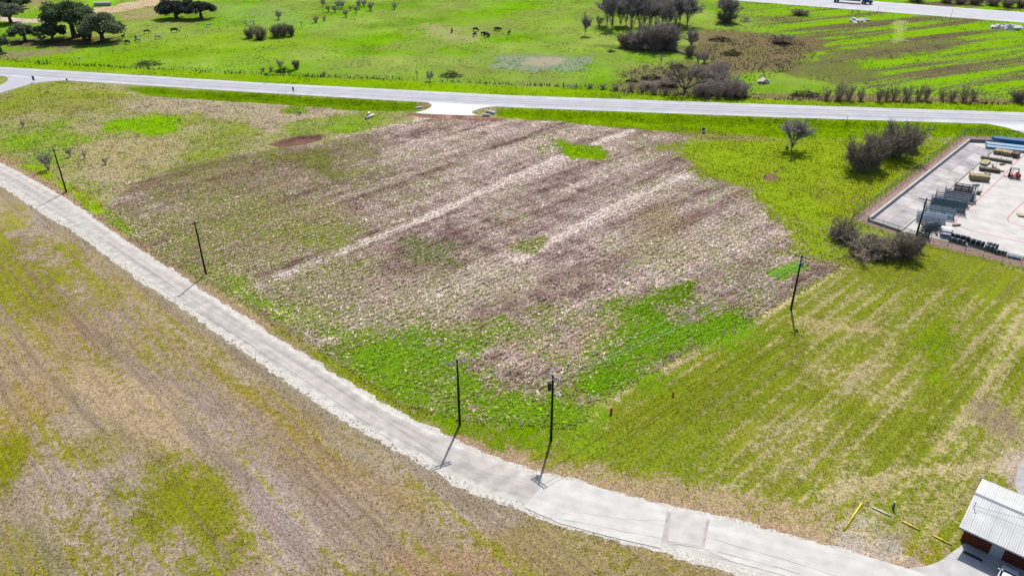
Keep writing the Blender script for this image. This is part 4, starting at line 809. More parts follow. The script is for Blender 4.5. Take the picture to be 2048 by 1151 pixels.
# ------------------------------------------------------------------ utility poles and wires
POLEM = plain('treated_pole_wood', C(62, 52, 44), .9, 0, .3, 3, .2); ARMM = plain('crossarm_wood', C(178, 170, 160), .8, 0, .2, 4, .2); DARKARM = plain('dark_crossarm_wood', C(92, 84, 80), .8, 0, .2, 4, .2)
PORC = plain('porcelain', C(150, 150, 155), .3, 0, .1); TANKD = plain('dark_tank', C(62, 62, 64), .5, .2, .15); TANKG = plain('grey_tank', C(205, 208, 212), .45, .1, .1); STEELW = plain('wire_metal', C(232, 236, 228), .5, 0, .1)
def utility_pole(px, py, top_py, label, arm_az, n_arm=1, arm_len=2.4, tank=None, az_t=0, arm2=None, pale=True):
    p = S(px, py); h = tall(p, top_py); o = empty('utility_pole', p)
    MB().tube([(0, 0, -.4), (0, 0, h * .5), (0, 0, h)], [.19, .16, .125], 10).build('pole', POLEM, o, True)
    ends = []; zs = h - .45
    for ai, az in enumerate([arm_az] + ([arm2] if arm2 is not None else [])):
        d = Vector((math.cos(az), math.sin(az), 0)); n = Vector((-d.y, d.x, 0)); z = zs - ai * .9
        for k in range(n_arm):
            sd = n * (.2 if n_arm == 1 else (.2 if k else -.2))
            a = MB().box(sd + Vector((0, 0, z)), (arm_len, .11, .14), az).build('crossarm', ARMM if pale else DARKARM, o)
            for t in (-.46, -.2, .2, .46):
                q = sd + d * arm_len * t + Vector((0, 0, z + .07)); MB().lathe([(.03, 0), (.03, .06), (.07, .07), (.05, .14), (.06, .16), (.02, .22)], 7, q).build('insulator', PORC, a, True)
        ends.append([p + d * arm_len * t + Vector((0, 0, z + .28)) for t in (-.46, 0.2, .46)])
        if n_arm == 2: MB().box((0, 0, z - .02), (.5, .06, .06), az + math.pi / 2).build('arm_spacer', DARKARM, o)
    if tank:
        d = Vector((math.cos(az_t), math.sin(az_t), 0)); c = d * .42 + Vector((0, 0, h - 1.7))
        t = MB().lathe([(.2, -.5), (.25, -.46), (.25, .4), (.2, .46), (.1, .5)], 12, c).build('transformer', tank, o, True)
        for s_ in (-.1, .1): MB().lathe([(.04, 0), (.06, .08), (.03, .22)], 7, c + Vector((d.y * s_, -d.x * s_, .48))).build('bushing', PORC, t, True)
        MB().box(d * .2 + Vector((0, 0, h - 1.7)), (.2, .1, .1), az_t).build('bracket', TANKD, o)
    tag(o, label, 'utility pole', 'utility poles along the field'); return p, h, ends
p1 = utility_pole(133, 384, 298, 'dark utility pole beside the grey bush at the lane', R(38), 1, 1.7, pale=False)
p2 = utility_pole(412, 548, 443, 'plain dark utility pole at the verge, its shadow crossing the middle of the lane', R(38), 1, 1.7, pale=False)
p3 = utility_pole(919.6, 849, 719, 'utility pole with a level double crossarm and no transformer', R(28), 2, 2.6)
p4 = utility_pole(1102, 880, 750, 'utility pole with double crossarm and a dark transformer', R(-48), 2, 2.4, TANKD, R(190))
p5 = utility_pole(1582, 618, 510, 'utility pole with a grey transformer at the lawn edge of the rough field', R(-35), 1, 2.6, TANKG, R(10), None, False)
p6 = utility_pole(1830, 480, 396, 'utility pole with two crossed arms at the storage yard fence', R(-30), 1, 2.6, None, 0, R(62), False)
def wire(a, b, sag, label, r=.018, group='overhead wires'):
    a, b = Vector(a), Vector(b); n = 14; pts = [a.lerp(b, i / n) - Vector((0, 0, sag * 4 * (i / n) * (1 - i / n))) - a for i in range(n + 1)]
    o = MB().tube(pts, r, 4).build('overhead_wire', STEELW); o.location = a; return tag(o, label, 'wire', group)
for i in (0, 2): wire(p1[2][0][i], p2[2][0][i], .9, 'overhead wire between the two plain poles of the lane', .026)
for i in (0, 2): wire(p2[2][0][i], p3[2][0][i], .9, 'overhead wire from the plain verge pole to the double crossarm pole', .026)
for i in (0, 1, 2): wire(p4[2][0][i], p5[2][0][i], 1.0, 'overhead wire from the dark transformer pole to the grey transformer pole', .03)
for i in (0, 2): wire(p3[2][0][i], p4[2][0][i], .15, 'short overhead wire joining the double crossarm poles', .012)
for i in (0, 2): wire(p5[2][0][i], p6[2][0][i], .8, 'overhead wire from the grey transformer pole to the yard pole', .012)
for k, (pp, ang) in enumerate([(p5, R(60))]):
    a = pp[0] + Vector((0, 0, pp[1] - .9)); b = S(1602, 672); wire(a, b + Vector((0, 0, .05)), .0, 'guy wire bracing the grey transformer pole', .014)

# ------------------------------------------------------------------ hydrant, valve, pedestal, parking logs, culverts, signs
RED = plain('hydrant_red', C(205, 38, 34), .5, 0, .15); YEL = plain('yellow_paint', C(246, 220, 70, 1.6), .8, 0, .4, 2.2, .2); WHT = plain('white_paint', C(244, 244, 240), .7, 0, .12, 3, .3); WORN = plain('worn_yellow_paint', C(226, 190, 120), .8, 0, .3, 3, .2)
def hydrant(px, py, s, label, bonnet):
    o = empty('fire_hydrant', S(px, py)); o.scale = (s, s, s)
    MB().lathe([(.2, 0), (.2, .05), (.13, .07), (.12, .62), (.17, .64), (.17, .7), (.13, .72)], 12).build('barrel', RED, o, True)
    MB().lathe([(.15, .72), (.14, .82), (.08, .9), (.035, .92), (.035, .99)], 12).build('bonnet', bonnet, o, True)
    for ax in ((1, 0), (-1, 0), (0, -1)):
        MB().lathe([(.075, .1), (.075, .2), (.09, .21), (.09, .26)], 8, (0, 0, .5), 'X' if ax[0] else 'Y').build('nozzle', bonnet, o).rotation_euler = (0, 0, math.pi if ax[0] < 0 or ax[1] < 0 else 0)
    return tag(o, label, 'hydrant')
hydrant(1222, 826, 1.0, 'red fire hydrant in the corner between lawn and rough field', RED); hydrant(1346, 791, .75, 'short red hydrant alone on the lawn', RED)
def parking_log(a, b, mat, label, r=.085):
    o = log(a, b, r, label, mat, r * .8, 'parking_bar', 'parking bar'); return o
parking_log((1722.5, 1007), (1688, 1060), YEL, 'long yellow parking bar at right angles to the other bars', .1); parking_log((1744, 1014), (1782, 1032), plain('bleached_bar', C(250, 244, 215, 1.5), .8, 0, .15), 'bleached parking bar, paint almost gone'); parking_log((1804, 1042), (1839, 1060), YEL, 'yellow parking bar between the bleached bar and the one by the building'); parking_log((1864, 1070), (1903, 1089), YEL, 'yellow parking bar closest to the metal roofed building')
o = empty('water_pedestal', S(1786, 1016)); GRNP = plain('teal_plastic', C(70, 120, 112), .5, 0, .15)
MB().lathe([(.14, 0), (.14, .5), (.1, .55), (.09, .9)], 10).build('riser', GRNP, o, True); MB().lathe([(.16, .9), (.17, .95), (.12, 1.08), (.03, 1.12)], 10).build('cap', WHT, o, True); MB().tube([(0, 0, .6), (-.28, 0, .6), (-.28, 0, .35)], .05, 6).build('spout', GRNP, o); tag(o, 'small teal water pedestal with white cap beside the bleached parking bar', 'pedestal')
PIPE = plain('white_pipe', C(242, 242, 240), .6, 0, .1)
def pipe(a, b, r, label, z=None):
    p, q = S(*a), S(*b); q.z = p.z; d = q - p; L = d.length; o = empty('culvert_pipe', p, math.atan2(d.y, d.x))
    MB().lathe([(r, 0), (r, L), (r * .82, L), (r * .82, 0.0)], 14, (0, 0, r * .9), 'X').build('barrel', PIPE, o, True); return tag(o, label, 'pipe')
pipe((731, 239), (747, 231.5), .35, 'longer white pipe lying on the grass near the driveway'); pipe((736, 231), (738.5, 226.5), .3, 'short white pipe next to the longer one on the grass')
def culvert(a, b, label):
    p, q = S(*a), S(*b); q.z = p.z; d = q - p; L = d.length; o = empty('culvert_headwall', p, math.atan2(d.y, d.x))
    MB().box((L / 2, 0, .25), (L, .45, .7)).build('headwall', WHT, o, bevel=.03); MB().lathe([(.4, 0), (.4, 1.2), (.3, 1.2), (.3, 0)], 12, (L / 2, -.25, -.05), 'Y').build('pipe_mouth', TANKG, o); return tag(o, label, 'culvert')
culvert((831, 217), (845, 215), 'white culvert end left of the new driveway'); culvert((973, 222.5), (990, 227), 'white culvert end right of the new driveway'); culvert((965, 232), (981, 232.5), 'low white slab at the field corner of the new driveway')
SIGNB = plain('sign_back_metal', C(90, 90, 94), .5, .4, .1); SIGNG = plain('sign_green', C(30, 140, 80), .5, 0, .08); POSTM = plain('galvanised_post', C(140, 138, 136), .6, .4, .1); BLK = plain('black_plastic', C(40, 40, 42), .6, 0, .1); DKPOST = plain('weathered_post', C(96, 86, 76), .95, 0, .3, 3)
def sign(px, py, top, w, h, mat, label, rz=0.0, name='road_sign'):
    p = S(px, py); H = tall(p, top); o = empty(name, p, rz); MB().box((0, 0, H / 2), (.08, .06, H)).build('post', POSTM, o); MB().box((0, -.06, H - h / 2), (w, .03, h)).build('panel', mat, o, bevel=.01); return tag(o, label, 'road sign')
sign(69, 165, 152, .9, 1.4, SIGNB, 'dark backed road sign at the side road junction', R(-12)); sign(135, 164, 157, .6, .6, SIGNB, 'small dark backed sign on the verge near the junction'); sign(587.5, 188, 174, .55, 1.2, SIGNB, 'narrow dark backed sign beside the highway', R(-8)); sign(535, 164, 147, 1.2, .75, SIGNG, 'green sign board across the highway')
def marker(px, py, top, label, mat=POSTM, cap=None):
    p = S(px, py); H = tall(p, top); o = empty('marker_post', p); MB().box((0, 0, H / 2 - .1), (.11, .07, H + .2)).build('post', mat, o, bevel=.01); MB().box((0, -.05, H - .2), (.13, .03, .3)).build('reflector', cap or WHT, o); return tag(o, label, 'marker post')
marker(1692, 250, 224, 'tall thin marker post on the near side of the highway', DKPOST); marker(1953, 219, 204, 'thin marker post on the far side of the highway', DKPOST); marker(1900, 41, 19, 'white and brown marker post beside the far highway', POSTM); marker(1755, 26, 12, 'thin pale marker post left of the white and brown one by the far highway', POSTM); marker(1807, 55, 44, 'dark stake at the pale strip of the far field', DKPOST); marker(1400, 262, 247, 'thin stake beside the black utility box', POSTM)
o = empty('utility_box', S(1407, 265)); MB().box((0, 0, .35), (.9, .6, .9)).build('base', WHT, o, bevel=.03); MB().box((-.1, -.02, .95), (.75, .55, 1.0)).build('cabinet', BLK, o, bevel=.04); tag(o, 'black utility box on a white base on the highway verge', 'utility box')

# ------------------------------------------------------------------ fences and gates
WOODP = plain('fence_post_wood', C(84, 72, 62), .95, 0, .3, 3, .1); FWIRE = plain('fence_wire', C(120, 114, 108), .7, .4, .1)
def fence(P, step, hgt, label, name='wire_fence', r=.07, skip=None):
    P = resample(P, step); P = P[visible(P[:, 0], P[:, 1], 60, -60)]; o = empty(name, (P[0][0], P[0][1], 0)); pm = None
    for i, q in enumerate(P):
        if pm is None: pm = MB().tube([(0, 0, -.1), (0, 0, hgt)], [r, r * .9], 5).build('post', WOODP, o); c = pm
        else: c = pm.copy(); COL.objects.link(c); c.parent = o
        c.location = (q[0] - P[0][0] + rng.normal(0, .08), q[1] - P[0][1] + rng.normal(0, .08), gz(q)); s_ = .85 + .3 * rng.random(); c.scale = (1, 1, s_); c.rotation_euler = (rng.normal(0, .04), rng.normal(0, .04), 0)
    for z in (.35, .75, 1.1): MB().tube([(q[0] - P[0][0], q[1] - P[0][1], z) for q in P], .012, 3).build('wire', FWIRE, o)
    return tag(o, label, 'fence')
fence(FENCE[:4 - 1], 5.0, 1.35, 'weathered post and wire fence from the pasture gate past the oak grove'); fence(FENCE[3:8], 4.5, 1.35, 'long post and wire fence beyond the highway up to the pipe gate'); fence(FENCE[8:], 4.5, 1.35, 'overgrown post and wire fence beyond the highway past the gnarled tree')
fence(GP([(96, 127), (160, 118), (240, 104), (320, 88), (400, 70), (440, 60), (488, 49)]), 4.5, 1.3, 'diagonal post and wire fence climbing the green pasture')
fence(GP([(1640, 18), (1704, 26)]), 5, 1.3, 'post and wire fence left of the far gate'); fence(GP([(1718, 28), (1800, 37), (1960, 50), (2048, 57), (2150, 66)]), 5, 1.3, 'post and wire fence right of the far gate')
GATEM = plain('gate_pipe', C(120, 124, 120), .5, .3, .1); GATEW = plain('white_gate_pipe', C(226, 228, 222), .5, .1, .1)
def gate(a, b, h, label, mat, rails=5):
    p, q = S(*a), S(*b); d = q - p; L = d.length; o = empty('pipe_gate', p, math.atan2(d.y, d.x))
    f = MB(); f.tube([(0.1, 0, .2), (0.1, 0, h)], .05, 6); f.build('upright', mat, o); MB().tube([(L - .1, 0, .2), (L - .1, 0, h)], .05, 6).build('upright', mat, o)
    for k in range(rails): MB().tube([(.1, 0, .22 + (h - .24) * k / (rails - 1)), (L - .1, 0, .22 + (h - .24) * k / (rails - 1))], .04, 6).build('rail', mat, o)
    for xx in (0 - .08, L + .08): MB().tube([(xx, 0, -.1), (xx, 0, h + .35)], .11, 7).build('gate_post', WOODP, o)
    return tag(o, label, 'gate')
gate((1127, 176), (1152, 177), 1.3, 'pale pipe gate in the fence opposite the rough field', GATEW); gate((80, 129), (95, 129), 1.3, 'dark pipe gate at the start of the diagonal fence', GATEM, 4); gate((1704, 27), (1716, 28), 1.3, 'dark pipe gate by the far highway', GATEM, 4)
gate((493, 52), (508, 50), 1.7, 'white panel gate at the top end of the diagonal fence', GATEW, 9)
# feed trough beside the sandy track
o = empty('feed_trough', S(190, 12), R(8)); L = (S(222, 8) - S(190, 12)).length
MB().prism([(-0.9, 0), (.9, 0), (1.1, 1.5), (-1.1, 1.5)], L).build('bin', plain('galvanised_sheet', C(205, 208, 206), .45, .4, .1), o, bevel=.03); o.children[0].rotation_euler = (0, 0, R(-90)); o.children[0].location = (L / 2, 0, 0)
t = MB().prism([(-1.2, 1.5), (1.2, 1.5), (0, 2.1)], L + .4).build('lid', plain('dull_roof_sheet', C(225, 226, 222), .5, .2, .1), o); t.rotation_euler = (0, 0, R(-90)); t.location = (L / 2, 0, .02); tag(o, 'long pale metal feed bin beside the sandy track', 'feed bin')

# ------------------------------------------------------------------ cattle
def cow_mesh(name, graze):
    me = bpy.data.meshes.new(name); V = []; Ed = []; Rd = []
    def chain(pts, rad, start=None):
        prev = start
        for p, r in zip(pts, rad):
            V.append(p); Rd.append(r); i = len(V) - 1
            if prev is not None: Ed.append((prev, i))
            prev = i
        return prev
    chain([(-.75, 0, 1.05)], [.30]); r0 = 0
    a = chain([(-.4, 0, 1.03), (0, 0, .98), (.4, 0, 1.02)], [.36, .40, .38], 0)
    b = chain([(.72, 0, 1.08)], [.30], a)
    if graze: chain([(1.0, 0, .92), (1.22, 0, .6), (1.38, 0, .32), (1.45, 0, .14)], [.2, .15, .13, .085], b)
    else: chain([(1.0, 0, 1.28), (1.22, 0, 1.45), (1.48, 0, 1.36), (1.66, 0, 1.26)], [.2, .15, .13, .085], b)
    for s in (-1, 1):
        chain([(.66, s * .2, .75), (.66, s * .21, .4), (.68, s * .21, .06)], [.13, .075, .06], a)
        chain([(-.78, s * .21, .78), (-.68, s * .22, .55), (-.84, s * .22, .36), (-.82, s * .22, .06)], [.17, .11, .075, .06], 0)
    chain([(-1.02, 0, 1.05), (-1.1, 0, .7), (-1.08, 0, .45)], [.05, .035, .05], 0)
    me.from_pydata(V, Ed, []); o = bpy.data.objects.new(name, me); COL.objects.link(o)
    m = o.modifiers.new('skin', 'SKIN'); sv = me.skin_vertices[0].data
    for i, r in enumerate(Rd): sv[i].radius = (r, r)
    sv[0].use_root = True; o.modifiers.new('sub', 'SUBSURF').levels = 1
    dg = bpy.context.evaluated_depsgraph_get(); out = bpy.data.meshes.new_from_object(o.evaluated_get(dg)); bpy.data.objects.remove(o); 
    # ears
    bm = bmesh.new(); bm.from_mesh(out); hx, hz = (1.24, .66) if graze else (1.26, 1.52)
    for s in (-1, 1):
        vs = [bm.verts.new((hx, s * .12, hz)), bm.verts.new((hx - .02, s * .34, hz + .06)), bm.verts.new((hx + .1, s * .14, hz - .03)), bm.verts.new((hx + .04, s * .2, hz + .1))]
        for f in ((0, 1, 2), (0, 2, 3), (1, 3, 2), (0, 3, 1)): bm.faces.new([vs[i] for i in f])
    bm.to_mesh(out); bm.free()
    for p in out.polygons: p.use_smooth = True
    return out
CG, CS = cow_mesh('cow_grazing', True), cow_mesh('cow_standing', False)
CBLK = plain('black_hide', C(36, 34, 34), .8, 0, .2); CTAN = plain('tan_hide', C(150, 128, 92), .9, 0, .25); CWHT = plain('cream_hide', C(220, 212, 194), .9, 0, .15); CBRN = plain('brown_hide', C(92, 70, 50), .9, 0, .25)
def cow(px, py, rz, me, mat, label, group, s=1.0):
    o = bpy.data.objects.new('cow', me.copy()); o.data.materials.clear(); o.data.materials.append(mat); COL.objects.link(o); o.location = S(px, py); o.rotation_euler = (0, 0, rz); o.scale = (s * 1.15,) * 3; return tag(o, label, 'cow', group)
for q in [(904, 65, R(95), CS), (949, 72.5, R(60), CG), (951, 62.5, R(-20), CG), (967, 71, R(20), CG), (977, 73.5, R(110), CS), (972, 74, R(-30), CG), (993, 61.5, R(5), CG), (998, 62, R(170), CG), (1018, 69, R(70), CS)]:
    cow(*q, CBLK, 'black cow grazing in the herd on the green hillside', 'black cows on the hillside')
cow(247, 76, R(80), CS, CBLK, 'black calf standing closest to the oak grove', 'mixed cattle by the diagonal fence', .9); cow(256, 88, R(160), CG, CBLK, 'black cow grazing right beside the diagonal fence', 'mixed cattle by the diagonal fence'); cow(273, 80, R(120), CS, CBLK, 'black cow standing over a cream calf', 'mixed cattle by the diagonal fence'); cow(276, 84, R(0), CG, CWHT, 'cream calf in front of a black cow', 'mixed cattle by the diagonal fence', .95)
cow(294, 67, R(20), CG, CTAN, 'tan cow grazing uphill of the other cattle', 'mixed cattle by the diagonal fence', 1.05); cow(316, 78, R(10), CG, CWHT, 'cream cow grazing apart, nearer the diagonal fence', 'mixed cattle by the diagonal fence'); cow(349, 65, R(10), CG, CBRN, 'large brown cow grazing below the pair of oaks', 'mixed cattle by the diagonal fence', 1.25); cow(418, 54, R(30), CS, CWHT, 'white calf alone near the white panel gate', 'mixed cattle by the diagonal fence', .9)

# ------------------------------------------------------------------ storage yard
YC = GP([(1737, 441), (1937, 285), (2450, 300), (2620, 640), (2048, 516), (1802, 463)])
tg(sheet('rock_bed', YARD, .0, plain('pink_rock_bed', C(186, 156, 142), .95, 0, .35, 1.5, .1, .6), .3))
tg(sheet('yard_concrete', YC, .08, plain('yard_concrete_pale', C(234, 227, 219), .9, 0, .14, .35, .2), .3))
x, y = scatter(26000, YARD[:, 0].min(), 130, YARD[:, 1].min(), YARD[:, 1].max()); k = (poly_sd(x, y, YARD) > .1) & (poly_sd(x, y, YC) < -.2) & visible(x, y); x, y = x[k], y[k]
cc = np.where(rng.random((len(x), 1)) < .5, C(205, 172, 158), C(176, 150, 140)) * (.7 + .5 * rng.random((len(x), 1)))
stones('border_rock', x, y, .1 + .12 * rng.random(len(x)), cc, 'pinkish rock border inside the yard fence', 'rock')
# stained slabs of the loading strip
Q = [np.array(G(*p)[:2]) for p in ((1741, 440.5), (1800, 459), (1984, 302), (1939, 287))]
sb = tg(sheet('loading_strip', np.array([Q[0], Q[1], Q[2], Q[3]]), .086, plain('strip_joint_dirt', C(170, 160, 152), .95, 0, .2), .1))
def slabm(i):
    cols = [(206, 198, 197), (198, 190, 191), (212, 204, 200), (194, 186, 187), (217, 209, 204)]
    return plain('stained_slab_%d' % i, C(*cols[i]), .92, 0, .3, .28, .2)
nr = 11
for r in range(nr):
    for c in range(2):
        def bl(f, t): a = Q[0] * (1 - t) + Q[3] * t; b = Q[1] * (1 - t) + Q[2] * t; return a * (1 - f) + b * f
        t0, t1 = (r + .012) / nr, (r + .988) / nr; f0, f1 = (c + .01) / 2, (c + .99) / 2
        sheet('slab', np.array([bl(f0, t0), bl(f1, t0), bl(f1, t1), bl(f0, t1)]), .11, slabm((r * 2 + c * 3 + r // 3) % 5), .05, sb)
WALLC = plain('wall_concrete', C(218, 212, 206), .9, 0, .15, .8, .2)
def wall(pts, h, th, label, mat=WALLC, name='retaining_wall', cat='wall'):
    P = GP(pts); m = MB()
    for a, b in zip(P[:-1], P[1:]):
        d = b - a; L = np.linalg.norm(d); m.box(((a[0] + b[0]) / 2 - P[0][0], (a[1] + b[1]) / 2 - P[0][1], h / 2), (L + th * .98, th, h), math.atan2(d[1], d[0]))
    o = m.build(name, mat, None, bevel=.03); o.location = (P[0][0], P[0][1], .02); return tag(o, label, cat)
wall([(1738, 441), (1937, 284)], .75, .5, 'long pale concrete wall on the pasture side of the yard'); wall([(1941, 284.2), (1985, 286), (2060, 289)], .9, .45, 'grey concrete wall closing the highway end of the yard', plain('dark_wall_concrete', C(160, 154, 150), .9, 0, .15, .8)); wall([(1740, 443), (1800, 463)], .5, .4, 'low concrete wall at the lawn corner of the yard')
wall([(1804, 461.5), (1985, 303.5)], .22, .25, 'low grey kerb along the loading strip', plain('kerb_concrete', C(176, 168, 164), .9, 0, .15), 'kerb', 'kerb')
REDP = plain('faded_red_line', C(222, 128, 122), .8, 0, .2, 1.2)
for L in ([(2100, 272), (2048, 308), (1985, 374), (1925, 428), (1911, 440), (1912, 447), (1930, 459), (1960, 466), (2048, 486), (2120, 500)], [(2100, 372), (2048, 403), (2018, 432), (2014, 440), (2019, 446), (2048, 454), (2100, 466)]):
    P = resample(smooth(GP(L), 2), .6); T = np.gradient(P, axis=0); T /= np.linalg.norm(T, axis=1)[:, None]; n = np.c_[-T[:, 1], T[:, 0]] * .09
    tg(strip('painted_line', P + n, P - n, .086, REDP, 0, .6, 1))
# chain link fence round the yard
CHM, nt, b, N, L = nodes('chain_link'); tcn = N.new('ShaderNodeTexCoord'); ck = N.new('ShaderNodeTexChecker'); ck.inputs['Scale'].default_value = 22; L.new(tcn.outputs['Object'], ck.inputs['Vector'])
trn = N.new('ShaderNodeBsdfTransparent'); mxs = N.new('ShaderNodeMixShader'); mr_ = N.new('ShaderNodeMath'); mr_.operation = 'MULTIPLY'; mr_.inputs[1].default_value = .55; L.new(ck.outputs['Fac'], mr_.inputs[0]); L.new(mr_.outputs[0], mxs.inputs[0]); L.new(trn.outputs[0], mxs.inputs[1]); L.new(b.outputs[0], mxs.inputs[2]); L.new(mxs.outputs[0], N['Material Output'].inputs[0]); b.inputs['Base Color'].default_value = (*C(90, 112, 92), 1); b.inputs['Roughness'].default_value = .6
GRP = plain('green_fence_pipe', C(120, 150, 138), .5, .3, .1)
def chain_fence(pts, label, h=2.0):
    P = GP(pts); o = empty('chain_link_fence', (P[0][0], P[0][1], 0)); R_ = resample(P, 3.0) - P[0]
    pm = None
    for q in R_:
        if pm is None: pm = MB().tube([(0, 0, -.1), (0, 0, h + .08)], .045, 6).build('post', GRP, o); c = pm
        else: c = pm.copy(); COL.objects.link(c); c.parent = o
        c.location = (q[0], q[1], 0)
    MB().tube([(q[0], q[1], h) for q in R_], .035, 5).build('top_rail', GRP, o); MB().tube([(q[0], q[1], .12) for q in R_], .02, 4).build('bottom_wire', GRP, o)
    m = MB()
    for a, b_ in zip(R_[:-1], R_[1:]): m.add([(a[0], a[1], .1), (b_[0], b_[1], .1), (b_[0], b_[1], h), (a[0], a[1], h)], [(0, 1, 2, 3)])
    m.build('mesh', CHM, o); return tag(o, label, 'fence')
chain_fence([(1704, 439), (1927, 272)], 'green chain link fence on the pasture side of the yard'); chain_fence([(1705, 440), (1829, 481), (2048, 533), (2120, 550)], 'chain link fence between the yard and the mown lawn'); chain_fence([(1928, 272), (1990, 274), (2060, 277)], 'chain link fence between the yard and the highway')
# racks of upright tube panels
RZ = R(-27)
def tubes_m(nm, c): return plain(nm, C(*c), .45, 0, .12)
TM = {'teal': tubes_m('teal_tube', (88, 140, 152)), 'blue': tubes_m('blue_tube', (110, 175, 215)), 'white': tubes_m('pale_tube', (252, 254, 255)), 'grey': tubes_m('grey_tube', (160, 160, 182)), 'dark': tubes_m('dark_tube', (58, 62, 66)), 'green': tubes_m('dark_green_tube', (52, 78, 72))}
def panel_rack(px, py, Lm, h, n, mats, label, rz=RZ, gap=.34):
    Lm *= 1.12; h *= 1.15; p = S(px, py); p.z = .1; o = empty('panel_rack', p, rz); D_ = (n - 1) * gap
    for sx in (-1, 1):
        for sy in (-1, 1): MB().tube([(sx * (Lm / 2 + .12), sy * (D_ / 2 + .15), 0), (sx * (Lm / 2 + .12), sy * (D_ / 2 + .15), h + .35)], .05, 5).build('upright', TM[mats[0]], o)
        MB().tube([(sx * (Lm / 2 + .12), -D_ / 2 - .15, .1), (sx * (Lm / 2 + .12), D_ / 2 + .15, .1)], .05, 5).build('foot', TM[mats[0]], o)
    for k in range(n):
        m = MB(); yy = -D_ / 2 + k * gap; hh = h * (.9 + .1 * math.sin(k * 2.1 + px))
        for j in range(5): m.tube([(-Lm / 2, yy, .18 + (hh - .18) * j / 4), (Lm / 2, yy, .18 + (hh - .18) * j / 4)], .06, 4)
        for xx in (-Lm / 2, -Lm / 6, Lm / 6, Lm / 2): m.tube([(xx, yy, .16), (xx, yy, hh)], .045, 4)
        m.build('panel', TM[mats[k % len(mats)]], o)
    return tag(o, label, 'panel rack', 'racks of tube panels')
panel_rack(1844, 474, 1.9, 1.7, 5, ['green'], 'short dark green panel crate beside the yard pole'); panel_rack(1863, 461, 3.2, 1.3, 5, ['dark', 'grey'], 'dark panels askew in front of the pale rack', R(12)); panel_rack(1860, 444, 4.6, 1.6, 6, ['white', 'white', 'blue'], 'pale rack of tube panels with blue in front'); panel_rack(1877, 434, 4.8, 1.7, 6, ['blue', 'white', 'teal'], 'bright blue rack of tube panels')
panel_rack(1893, 421, 5.8, 2.0, 7, ['teal', 'dark', 'teal'], 'large dark teal rack of tube panels'); panel_rack(1901, 407, 5.6, 1.9, 6, ['grey', 'white', 'grey'], 'lilac grey rack of tube panels'); panel_rack(1914, 399, 4.6, 1.8, 5, ['dark', 'white', 'dark'], 'dark and white rack of tube panels'); panel_rack(1927, 388, 3.6, 1.9, 5, ['dark', 'dark', 'grey'], 'black rack of tube panels next to the lumber'); panel_rack(1944, 400, 2.4, 2.2, 3, ['white', 'dark'], 'tall pale end frame leaning by the black rack', R(60), .2)
o = empty('mesh_cage', (*S(1890, 472)[:2], .1), RZ)
for sx in (-1, 1):
    for sy in (-1, 1): MB().tube([(sx * 1.0, sy * .6, 0), (sx * 1.0, sy * .6, 1.7)], .06, 5).build('post', TM['grey'], o)
for z in (.25, .9): MB().box((0, 0, z), (2.0, 1.2, .07)).build('shelf', TM['grey'], o)
MB().box((0, 0, 1.72), (2.15, 1.35, .08)).build('top', TM['white'], o); tag(o, 'open grey cage with a white top near the black rolls', 'cage')
# lumber
WD = [plain('lumber_%d' % i, C(*c), .85, 0, .3, 2.2, .2) for i, c in enumerate([(196, 172, 130), (128, 110, 84), (214, 200, 150), (150, 134, 112)])]
def lumber(px, py, Lm, w, h, mat, label, rz, z=.1, stakes=0, nm='lumber_stack'):
    p = S(px, py); p.z = z; o = empty(nm, p, rz); nx = max(2, int(w / .28)); nz = max(1, int(h / .22)); m = MB(); bw = w / nx; bh = h / nz
    for i in range(nx):
        for j in range(nz):
            jl = random.uniform(-.12, .12); m.box((jl, -w / 2 + (i + .5) * bw, .14 + (j + .5) * bh), (Lm, bw * .93, bh * .93))
    t = m.build('planks', mat, o); t['kind'] = 'stuff'
    for sx in (-.35, .35): MB().box((sx * Lm, 0, .07), (.12, w, .14)).build('bearer', WD[1], o)
    for k in range(stakes):
        xx = (-.3 + .6 * k / max(1, stakes - 1)) * Lm
        for sy in (-1, 1): MB().tube([(xx, sy * (w / 2 + .06), 0), (xx, sy * (w / 2 + .06), h + .9)], .03, 4).build('stake', POSTM, o)
    return tag(o, label, 'lumber')
LZ = R(-30); LB = R(45)
for i, (a, b_) in enumerate([(1994, 306.5), (2006, 308.5), (2017, 310.5), (2031, 314)]): lumber(a, b_, 2.6, 1.25, .8 + .15 * (i == 3), WD[0 if i < 3 else 1], 'short timber pile beside the blue steel' if i < 3 else 'darkest short timber pile beside the blue steel', LB)['group'] = 'short timber piles by the blue steel'
lumber(1992, 322, 6.8, 1.0, .45, WD[3], 'long grey brown timber stack between stakes', R(-33), .1, 3); lumber(1970, 328, 3.6, 1.5, .4, WD[2], 'pale yellow planks lying flat', LB); lumber(1978, 343, 4.4, 1.3, .6, WD[1], 'brown timber stack with tapered end', R(-24), .1, 2); lumber(1957, 360, 4.0, 2.0, 1.1, WD[0], 'tallest tan timber stack, nearest the panel racks', R(-18)); lumber(1949, 388, 2.4, .8, .5, WD[3], 'small grey timber stack by the red line', R(-12), .1, 2); lumber(2000, 344, 1.8, .5, .12, WD[0], 'loose boards in front of the forklift', R(10)); lumber(2046, 433, 2.2, 1.2, .15, WD[2], 'pale pallet beside the inner red line', R(-20), nm='pallet')
BL = [plain('steel_blue', C(60, 120, 185), .5, .2, .15), plain('steel_pale_blue', C(170, 205, 232), .5, .2, .15)]
